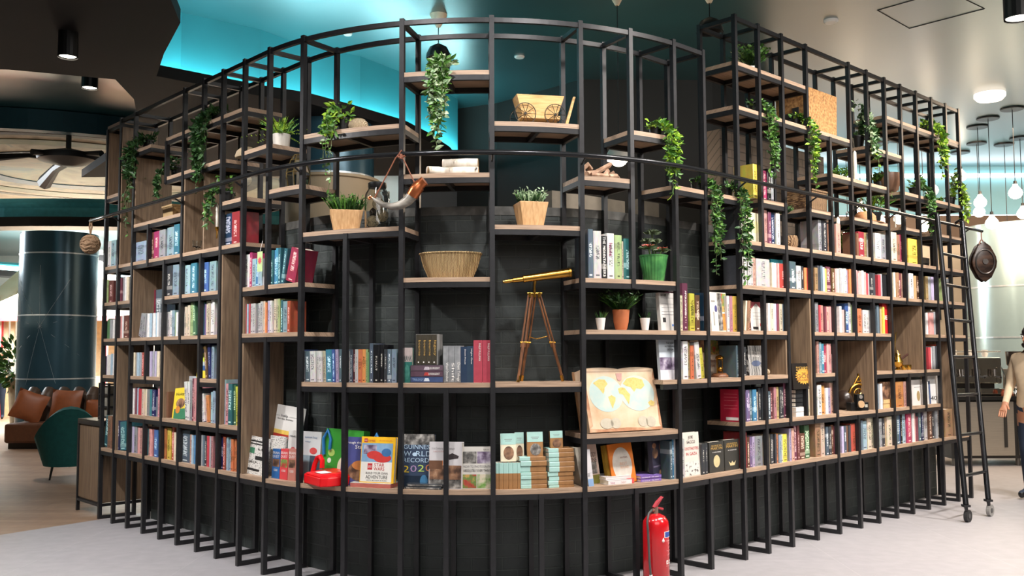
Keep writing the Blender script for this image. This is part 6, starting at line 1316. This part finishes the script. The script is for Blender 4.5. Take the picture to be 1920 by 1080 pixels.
for i in range(6): part('slat', MB().box(-1.12+.17*i, -1.02+.17*i, .05, .09, 1.0, 2.45), M('pale_pine'), root)
# upper gallery of the mall with a shop mannequin
m = MB(); m.box(-22, -3, 29.5, 33.5, 3.05, 3.3); struct('floor_gallery', m, MALLW)
m = MB(); m.box(-22, -3, 29.5, 29.54, 3.3, 3.36); struct('trim_6', m, SEAM)
# people ------------------------------------------------------------
SKIN = M('skin', '#b07a5c', .55, 0, .06, 30); HAIRM = M('dark_hair', '#1c1512', .7, 0, .1, 40)
def figure(loc, rz, label, shirt, trousers, pose, H=1.74, name='person', skin=SKIN, head=True, build=1.0, cat='person', hair=HAIRM):
    """one continuous skinned body; pose gives arm targets in body axes (x right, -y forward)"""
    k = H/1.74
    J = {'pel': (0, 0, .95), 'bel': (0, .0, 1.1), 'che': (0, .01, 1.32), 'nk': (0, .01, 1.47), 'nk2': (0, -.012, 1.53), 'hd': (0, -.025, 1.6), 'hd2': (0, -.02, 1.66)}
    E = [('pel', 'bel'), ('bel', 'che'), ('che', 'nk'), ('nk', 'nk2'), ('nk2', 'hd'), ('hd', 'hd2')]
    Rr = {'pel': (.155, .115), 'bel': (.145, .105), 'che': (.16, .115), 'nk': (.07, .065), 'nk2': (.052, .055), 'hd': (.072, .088), 'hd2': (.07, .088)}
    for sd, sg in (('r', 1), ('l', -1)):
        el, ha = pose[sd]
        J.update({'sh'+sd: (sg*.185, .01, 1.41), 'el'+sd: (sg*.2+el[0]*sg, el[1], el[2]), 'wr'+sd: (ha[0]*sg, ha[1], ha[2]), 'hi'+sd: (sg*.095, 0, .88), 'kn'+sd: (sg*.1, -.015, .49), 'an'+sd: (sg*.105, .02, .08), 'to'+sd: (sg*.115, -.13, .04)})
        E += [('che', 'sh'+sd), ('sh'+sd, 'el'+sd), ('el'+sd, 'wr'+sd), ('pel', 'hi'+sd), ('hi'+sd, 'kn'+sd), ('kn'+sd, 'an'+sd), ('an'+sd, 'to'+sd)]
        Rr.update({'sh'+sd: (.07, .07), 'el'+sd: (.048, .048), 'wr'+sd: (.03, .03), 'hi'+sd: (.095, .1), 'kn'+sd: (.06, .062), 'an'+sd: (.042, .045), 'to'+sd: (.042, .032)})
        w_ = Vector(J['wr'+sd]); d = (w_-Vector(J['el'+sd])).normalized(); sdv = d.cross(Vector((0, 0, 1)) if abs(d.z) < .9 else Vector((1, 0, 0))).normalized()
        J['pa'+sd] = tuple(w_+d*.08); Rr['pa'+sd] = (.036, .022); E.append(('wr'+sd, 'pa'+sd))
        for f_ in range(4):
            t_ = (f_-1.5)*.02; b_ = w_+d*.095+sdv*t_; n1 = 'f%d%s' % (f_, sd); J[n1+'a'] = tuple(b_); J[n1+'b'] = tuple(b_+d*.035+Vector((0, 0, -.006))); J[n1+'c'] = tuple(b_+d*(.058-.006*abs(f_-1.3))+Vector((0, -.006, -.024)))
            E += [('pa'+sd, n1+'a'), (n1+'a', n1+'b'), (n1+'b', n1+'c')]
            for q in 'abc': Rr[n1+q] = (.0088, .0088)
        J['th1'+sd] = tuple(w_+d*.035-sdv*.035); J['th2'+sd] = tuple(w_+d*.075-sdv*.052); E += [('wr'+sd, 'th1'+sd), ('th1'+sd, 'th2'+sd)]; Rr['th1'+sd] = (.012, .012); Rr['th2'+sd] = (.009, .009)
    names = list(J); me = bpy.data.meshes.new('body'); me.from_pydata([tuple(c*k for c in J[n_]) for n_ in names], [(names.index(p_), names.index(q_)) for p_, q_ in E], [])
    o = bpy.data.objects.new('body', me); C.objects.link(o); md_ = o.modifiers.new('skin', 'SKIN'); sub = o.modifiers.new('sub', 'SUBSURF'); sub.levels = sub.render_levels = 2
    for i, n_ in enumerate(names): sv = me.skin_vertices[0].data[i]; b_ = build if n_ in ('pel', 'bel', 'che') else 1; sv.radius = (Rr[n_][0]*k*b_, Rr[n_][1]*k*b_); sv.use_root = n_ == 'pel'
    bpy.context.view_layer.update(); nm_ = bpy.data.meshes.new_from_object(o.evaluated_get(bpy.context.evaluated_depsgraph_get())); bpy.data.objects.remove(o); nm_.name = 'body'
    nm_.materials.clear()
    for mt in (skin, shirt, trousers, BLACKP): nm_.materials.append(mt)
    wr = [Vector(J['wr'+s])*k for s in 'rl']; el_ = [Vector(J['el'+s])*k for s in 'rl']
    for p_ in nm_.polygons:
        c = p_.center; p_.use_smooth = True
        hand = any((c-wr[i]).dot((wr[i]-el_[i]).normalized()) > -.01 and (c-wr[i]).length < .25 for i in (0, 1))
        p_.material_index = 0 if c.z > 1.485*k or hand else 1 if c.z > .93*k or abs(c.x) > .24*k and c.z > .7*k else 2 if c.z > .07*k else 3
    root = bpy.data.objects.new(name, nm_); C.objects.link(root); root.matrix_world = Matrix.Translation(loc) @ Matrix.Rotation(rz, 4, 'Z'); tag(root, label, cat)
    hc = Vector((0, -.02, 1.625))*k
    if head:
        m = MB(); m.ball(hc+Vector((0, .018, .03)), .1*k, 16, sz=1.08, sx=.86); hm = [v for v in m.v]
        vs = []; 
        m.v = [(x, y, max(z, hc.z-.005*k if y < hc.y-.03*k else hc.z-.09*k)) if not (y < hc.y-.05*k and z < hc.z+.05*k) else (x*.9, hc.y-.05*k, max(z, hc.z+.05*k)) for x, y, z in m.v]
        part('hair', m, hair, root, smooth=True)
        m = MB(); m.hexa([(-.012*k, hc.y-.085*k, hc.z-.03*k), (.012*k, hc.y-.085*k, hc.z-.03*k), (.012*k, hc.y-.07*k, hc.z-.03*k), (-.012*k, hc.y-.07*k, hc.z-.03*k)], [(-.006*k, hc.y-.088*k, hc.z+.015*k), (.006*k, hc.y-.088*k, hc.z+.015*k), (.006*k, hc.y-.07*k, hc.z+.015*k), (-.006*k, hc.y-.07*k, hc.z+.015*k)])
        m.v[0] = (-.014*k, hc.y-.112*k, hc.z-.03*k); m.v[1] = (.014*k, hc.y-.112*k, hc.z-.03*k); part('nose', m, skin, root, smooth=True)
        for sg in (-1, 1):
            m = MB(); m.ball((sg*.075*k, hc.y+.01*k, hc.z-.005*k), .024*k, 10, sz=1.3, sx=.35); part('ear', m, skin, root, smooth=True)
            m = MB(); m.ball((sg*.03*k, hc.y-.082*k, hc.z+.012*k), .011*k, 10); part('eye', m, WHITE, root, smooth=True)
            m = MB(); m.ball((sg*.03*k, hc.y-.09*k, hc.z+.012*k), .006*k, 8); part('iris', m, INK, root, smooth=True)
            m = MB(); m.tube([(sg*.014*k, hc.y-.092*k, hc.z+.034*k), (sg*.048*k, hc.y-.083*k, hc.z+.034*k)], .005*k, 5); part('eyebrow', m, hair, root)
        m = MB(); m.tube([(-.022*k, hc.y-.085*k, hc.z-.055*k), (0, hc.y-.093*k, hc.z-.053*k), (.022*k, hc.y-.085*k, hc.z-.055*k)], .005*k, 6); part('mouth', m, M('lips', '#8c5348', .5), root)
    return root, hc, k
hang_ = {'r': ((.03, .02, 1.12), (.24, -.06, .86)), 'l': ((.03, .02, 1.12), (.24, -.06, .86))}
work = {'r': ((.04, -.03, 1.13), (.2, -.3, 1.1)), 'l': ((.04, -.03, 1.13), (.2, -.3, 1.1))}
DENIM = M('dark_denim', '#1f2b3d', .8, 0, .1, 30); BEIGE = M('beige_cotton_shirt', '#cdb89a', .8, 0, .06, 20); BLKC = M('black_jacket', '#17171a', .8, 0, .1, 20)
bar_, hc, k = figure((5.44, 10.0, 0), R_(-62), 'bearded barista in a beige shirt and dark jeans at the right edge', BEIGE, DENIM, {'r': ((.05, -.02, 1.13), (.19, -.2, .95)), 'l': ((.04, -.02, 1.13), (.18, -.2, .95))}, 1.80)
m = MB(); m.ball((0, hc.y-.035*k, hc.z-.07*k), .058*k, 16, sz=.8, sx=1.15); m.v = [(x, y, min(z, hc.z-.062*k+.05*k*min(1, max(0, (y-hc.y+.06*k)/(.08*k))))) for x, y, z in m.v]; part('beard', m, HAIRM, bar_, smooth=True)
m = MB(); m.lathe([(.072*k, 1.45*k), (.066*k, 1.5*k), (.06*k, 1.5*k), (.064*k, 1.45*k)], 18, close=False); part('collar', m, BEIGE, bar_, smooth=True)
figure((-11.95, 27, 0), PI, 'person in black seen from behind between column and shelves', BLKC, BLKC, hang_, 1.76)
pr_, hc, k = figure((-11.3, 26.6, 0), R_(150), 'person in a grey cap and striped top beyond the cabinet', ramp_mat('grey_stripes', ['#5d5f60', '#9a9b98'], 'wave', 9, .8, (.3, .3, 1), 0), BLKC, hang_, 1.68)
m = MB(); m.lathe([(.1, .02), (.1, .07), (.06, .115), (.002, .12)], 16, T=Matrix.Translation(hc)); m.box(-.06, .06, -.17, -.08, .02, .035, T=Matrix.Translation(hc)); part('cap', m, M('grey_cap', '#77787a', .8), pr_, smooth=True)
figure((-12.35, 23.0, 0), R_(20), 'dark dressed person at the far left edge beside the tree', BLKC, DENIM, work, 1.7)
figure((-13.4, 31, 3.3), R_(-10), 'shop mannequin in a dark jacket on the upper gallery', BLKC, BLKC, hang_, 1.75, name='mannequin', skin=M('mannequin_white', '#d9d6d0', .5), head=False, cat='mannequin')
# ================================================================== CAFE AT THE RIGHT
STEELB = M('brushed_steel', '#b9b2a6', .32, .75, .06, 4, stretch=(1, 1, 20)); CHROME = M('chrome', '#d6d2cc', .12, 1, .03)
root = thing('counter', 'stainless steel cafe back counter with a black top', 'counter', Matrix.Translation((5.9, 12.9, 0)))
part('top', MB().box(-.02, 4.4, -.04, .75, .88, .93), BLACKP, root); part('carcass', MB().box(0, 4.38, .04, .7, .1, .88), M('dark_void', '#24221f', .6), root)
for i in range(5): d_ = part('door', MB().box(.04+.86*i, .84+.86*i, 0, .04, .14, .86), STEELB, root, bevel=.004); part('handle', MB().box(.7+.86*i, .74+.86*i, -.012, 0, .25, .75), M('dark_void'), d_)
for i in range(6): part('leg', MB().tube([(.06+.86*i, .1, 0), (.06+.86*i, .1, .1)], .03, 10), M('leg_steel', '#6a6660', .4, .7), root)
T = Matrix.Translation((6.02, 13.05, .932)); root = thing('espresso_machine', 'chrome espresso machine on the steel back counter', 'espresso machine', T)
part('body', MB().box(0, .72, .12, .52, .16, .52), CHROME, root, bevel=.02); part('drip_tray', MB().box(0, .72, -.02, .52, .02, .1), CHROME, root, bevel=.01); part('back_panel', MB().box(.02, .7, .3, .5, .1, .17), M('dark_void'), root); part('cup_rail', MB().tube([(0, .14, .6), (.72, .14, .6)], .01, 8), CHROME, root)
for i in range(3):
    g_ = part('group_head', MB().tube([(.14+.22*i, .06, .36), (.14+.22*i, .06, .26)], [.04, .034], 14), CHROME, root, smooth=True); part('portafilter', MB().tube([(.14+.22*i, .04, .265), (.14+.22*i, -.12, .25)], [.013, .016], 8), BLACKP, g_, smooth=True)
    part('cup_stack', MB().lathe([(.03, 0), (.045, .05), (.045, .055), (.03, .055), (.045, .1), (.04, .1)], 14, T=Matrix.Translation((.14+.22*i, .3, .525))), WHITE, root, smooth=True)
part('foot', MB().box(.03, .69, .03, .48, 0, .02), BLACKP, root); part('steam_wand', MB().tube([(.68, .05, .38), (.7, 0, .25), (.7, .0, .14)], .007, 8), CHROME, root)
for u_, lab in ((6.93, 'tall coffee grinder with dark hopper beside the espresso machine'), ):
    root = thing('coffee_grinder', lab, 'grinder', Matrix.Translation((u_, 13.2, .932))); part('body', MB().box(-.1, .1, -.12, .14, 0, .36), M('grinder_grey', '#8f8a84', .35, .5), root, bevel=.01); m = MB(); m.lathe([(.05, .36), (.1, .42), (.11, .6), (.1, .6), (.002, .61)], 18); part('hopper', m, M('smoked_plastic', '#3a332d', .15), root, smooth=True); part('spout', MB().box(-.03, .03, -.19, -.12, .2, .25), BLACKP, root); part('fork', MB().box(-.05, .05, -.2, -.12, .1, .12), CHROME, root)
for u_, r_, h_, mt, lab in ((6.78, .05, .13, CHROME, 'steel milk jug on the counter edge'), (6.62, .03, .09, M('tamper_rust', '#9a4a2c', .4), 'small rust coloured tamper on the counter edge')):
    root = thing('jug' if r_ > .04 else 'tamper', lab, 'jug' if r_ > .04 else 'tamper', Matrix.Translation((u_, 12.92, .932))); m = MB(); m.lathe([(r_, 0), (r_, h_*.6), (r_*.6, h_*.85), (r_*.8, h_), (.002, h_)], 16); part('body', m, mt, root, smooth=True)
column(8.35, 15.4, .95, 0, 3.55, 'column_3', M('pale_blue_gloss_cladding', '#9fb8bd', .2, .35, .04, 3), (2.55, 1.75))
AQUA = M('aqua_bulkhead', '#7fb4bd', .4, 0, .05, 2); w = MB(); w.box(3.8, 22, 18.0, 18.5, 4.05, HC); struct('wall_bulkhead', w, AQUA)
w = MB(); w.box(3.8, 22, 17.1, 18.5, 3.5, 3.98); struct('ceiling_bulkhead', w, M('walnut_bulkhead', '#5c4a3c', .5, 0, .15, 3))
for z, y, lab, r_ in ((4.83, 17.95, 'white linear light along the top of the cafe bulkhead', .035), (4.0, 17.6, 'white linear light glowing above the brown cafe bulkhead', .03)): 
    m = MB(); m.box(4.0, 21, y-.05, y, z, z+r_*2); tag(m.build('linear_light', M('linear_light_white', '#eef6ff', .5, 0, 0, emit=6)), lab, 'linear light')
root = thing('menu_board', 'dark menu board with white glowing bars behind the pulley block', 'menu board', Matrix.Translation((7.1, 17.139, 2.1))); part('panel', MB().box(-.55, .62, 0, .06, 0, .95), M('dark_screen', '#2b3238', .3), root)
for x0, x1, z0, z1 in ((.3, .5, .12, .2), (.36, .46, .2, .7), (.24, .46, .62, .7), (-.4, -.1, .3, .34), (-.35, -.15, .18, .3), (.0, .2, .34, .38)): part('glowing_bar', MB().box(x0, x1, -.004, 0, z0, z1), M('screen_white', '#e8f2ff', .5, 0, 0, emit=3), root)
w = MB(); w.box(4.2, 12, 17.2, 17.4, 0, 3.5); struct('wall_cafe_back', w, M('cafe_back_cream', '#cfc5b4', .6, 0, .05, 2))
# ================================================================== CAMERA AND LIGHT
cam = bpy.data.cameras.new('camera'); co = bpy.data.objects.new('camera', cam); C.objects.link(co)
cam.sensor_width = 36; cam.lens = FPX/1920*36; cam.clip_start = .05; cam.clip_end = 200
u0 = Vector((0, -math.sin(PITCH), math.cos(PITCH))); f0 = Vector((0, math.cos(PITCH), math.sin(PITCH))); r0 = Vector((1, 0, 0))
c_, s_ = math.cos(ROLL), math.sin(ROLL)
rr = r0*c_+u0*s_; uu = u0*c_-r0*s_; bb = -f0
co.matrix_world = Matrix(((rr.x, uu.x, bb.x, 0), (rr.y, uu.y, bb.y, 0), (rr.z, uu.z, bb.z, H0), (0, 0, 0, 1)))
sc = bpy.context.scene; sc.camera = co
def light(name, kind, loc, energy, col, target=None, size=.3, spot=1.6, blend=.6):
    l = bpy.data.lights.new(name, kind); l.energy = energy; l.color = col
    o = bpy.data.objects.new(name, l); C.objects.link(o); o.location = loc
    if kind == 'AREA': l.size = size
    elif kind == 'SPOT': l.spot_size = spot; l.spot_blend = blend; l.shadow_soft_size = size
    elif kind == 'POINT': l.shadow_soft_size = size
    if target is not None: o.rotation_euler = (Vector(target)-Vector(loc)).to_track_quat('-Z', 'Y').to_euler()
    return o
COOL = (1, .965, .955); WARM = (1, .76, .54); NEU = (1, .93, .875); CYAN = (.35, .95, 1)
# ceiling downlights washing the front of the shelves
for i, (s, e) in enumerate([(-4.3, 300), (-3.0, 330), (-1.7, 360), (-.5, 390), (.6, 430), (1.7, 480), (3.0, 600), (4.4, 680), (5.8, 720)]):
    x, y = P(s, -2.3); tx, ty = P(s, 0)
    light('downlight_lamp', 'SPOT', (x, y, HS-.12 if s < -1.6 else HC-.1), e, COOL if s < 1 else NEU, (tx, ty, 1.3), .12, 1.5, .7)
light('concourse_lamp', 'AREA', (1.5, .5, 4.9), 260, COOL, (1.5, 3.5, 0), 5)
light('concourse_lamp', 'AREA', (6.2, 4.5, 4.9), 420, NEU, (5.6, 7.0, 0), 3)
light('cafe_lamp', 'AREA', (8.0, 12.2, 4.7), 420, WARM, (8, 12.4, 0), 3)
light('cafe_wall_fill', 'AREA', (6.5, 14.6, 3.9), 120, (1, .7, .48), (6.5, 17.2, 1.7), 3)  # two added fills, warming the cafe wall that the ceiling reflects
light('cafe_wall_fill', 'AREA', (11, 14.6, 3.9), 120, (1, .7, .48), (11, 17.2, 1.7), 3)
light('mall_lamp', 'AREA', (-11, 27, 4.9), 9000, (1, .99, .96), (-9, 29, 0), 9)
light('mall_lamp', 'AREA', (-13, 19, 4.6), 900, (.92, .97, 1), (-10, 18, 1), 3)
light('lounge_lamp', 'SPOT', (-6.5, 13.0, 4.6), 450, NEU, (-6.9, 14.5, 0), .2, 1.7)
light('dome_fill', 'AREA', (-9.5, 15.5, 2.6), 12, (1, .85, .68), (-8.5, 16.5, 5), 2)  # unseen fill added to brighten the painted dome
light('recess_lamp', 'AREA', (-6.2, 10.6, 4.3), 5, CYAN, (-5.8, 11.2, 5.05), 1.2)
o = light('cove_led', 'AREA', (-1.95, 8.0, 4.3), 34, (.6, .97, 1), (-1.7, 8.2, 5.05), .5)
light('inner_lamp', 'POINT', (1.1, 9.7, 3.36), 50, WARM, None, .1)
light('inner_lamp', 'AREA', (-1.2, 9.3, 4.0), 9, NEU, (-2.0, 10.6, 2.6), .6)
for p, q in zip(wallc[:-1], wallc[1:]):
    d_ = Vector((q[0]-p[0], q[1]-p[1])); L_ = d_.length; d_.normalize()
    o = light('cove_led', 'AREA', ((p[0]+q[0])/2+d_.y*.10, (p[1]+q[1])/2-d_.x*.10, HLIP+.03), 15*L_, (.5, .96, 1), None, L_); o.data.shape = 'RECTANGLE'; o.data.size_y = .05
    o.rotation_euler = (PI, 0, math.atan2(d_.y, d_.x))
w = bpy.data.worlds.new('world'); sc.world = w; w.use_nodes = True
w.node_tree.nodes['Background'].inputs[0].default_value = (.75, .85, .9, 1); w.node_tree.nodes['Background'].inputs[1].default_value = .15
vs = sc.view_settings; vs.view_transform = 'Standard'; vs.look = 'None'; vs.exposure = 0; vs.gamma = 1; vs.use_curve_mapping = False
sc.cycles.use_denoising = True
sc.cycles.max_bounces = 6; sc.cycles.diffuse_bounces = 3; sc.cycles.glossy_bounces = 3; sc.cycles.transmission_bounces = 4; sc.cycles.sample_clamp_indirect = 6
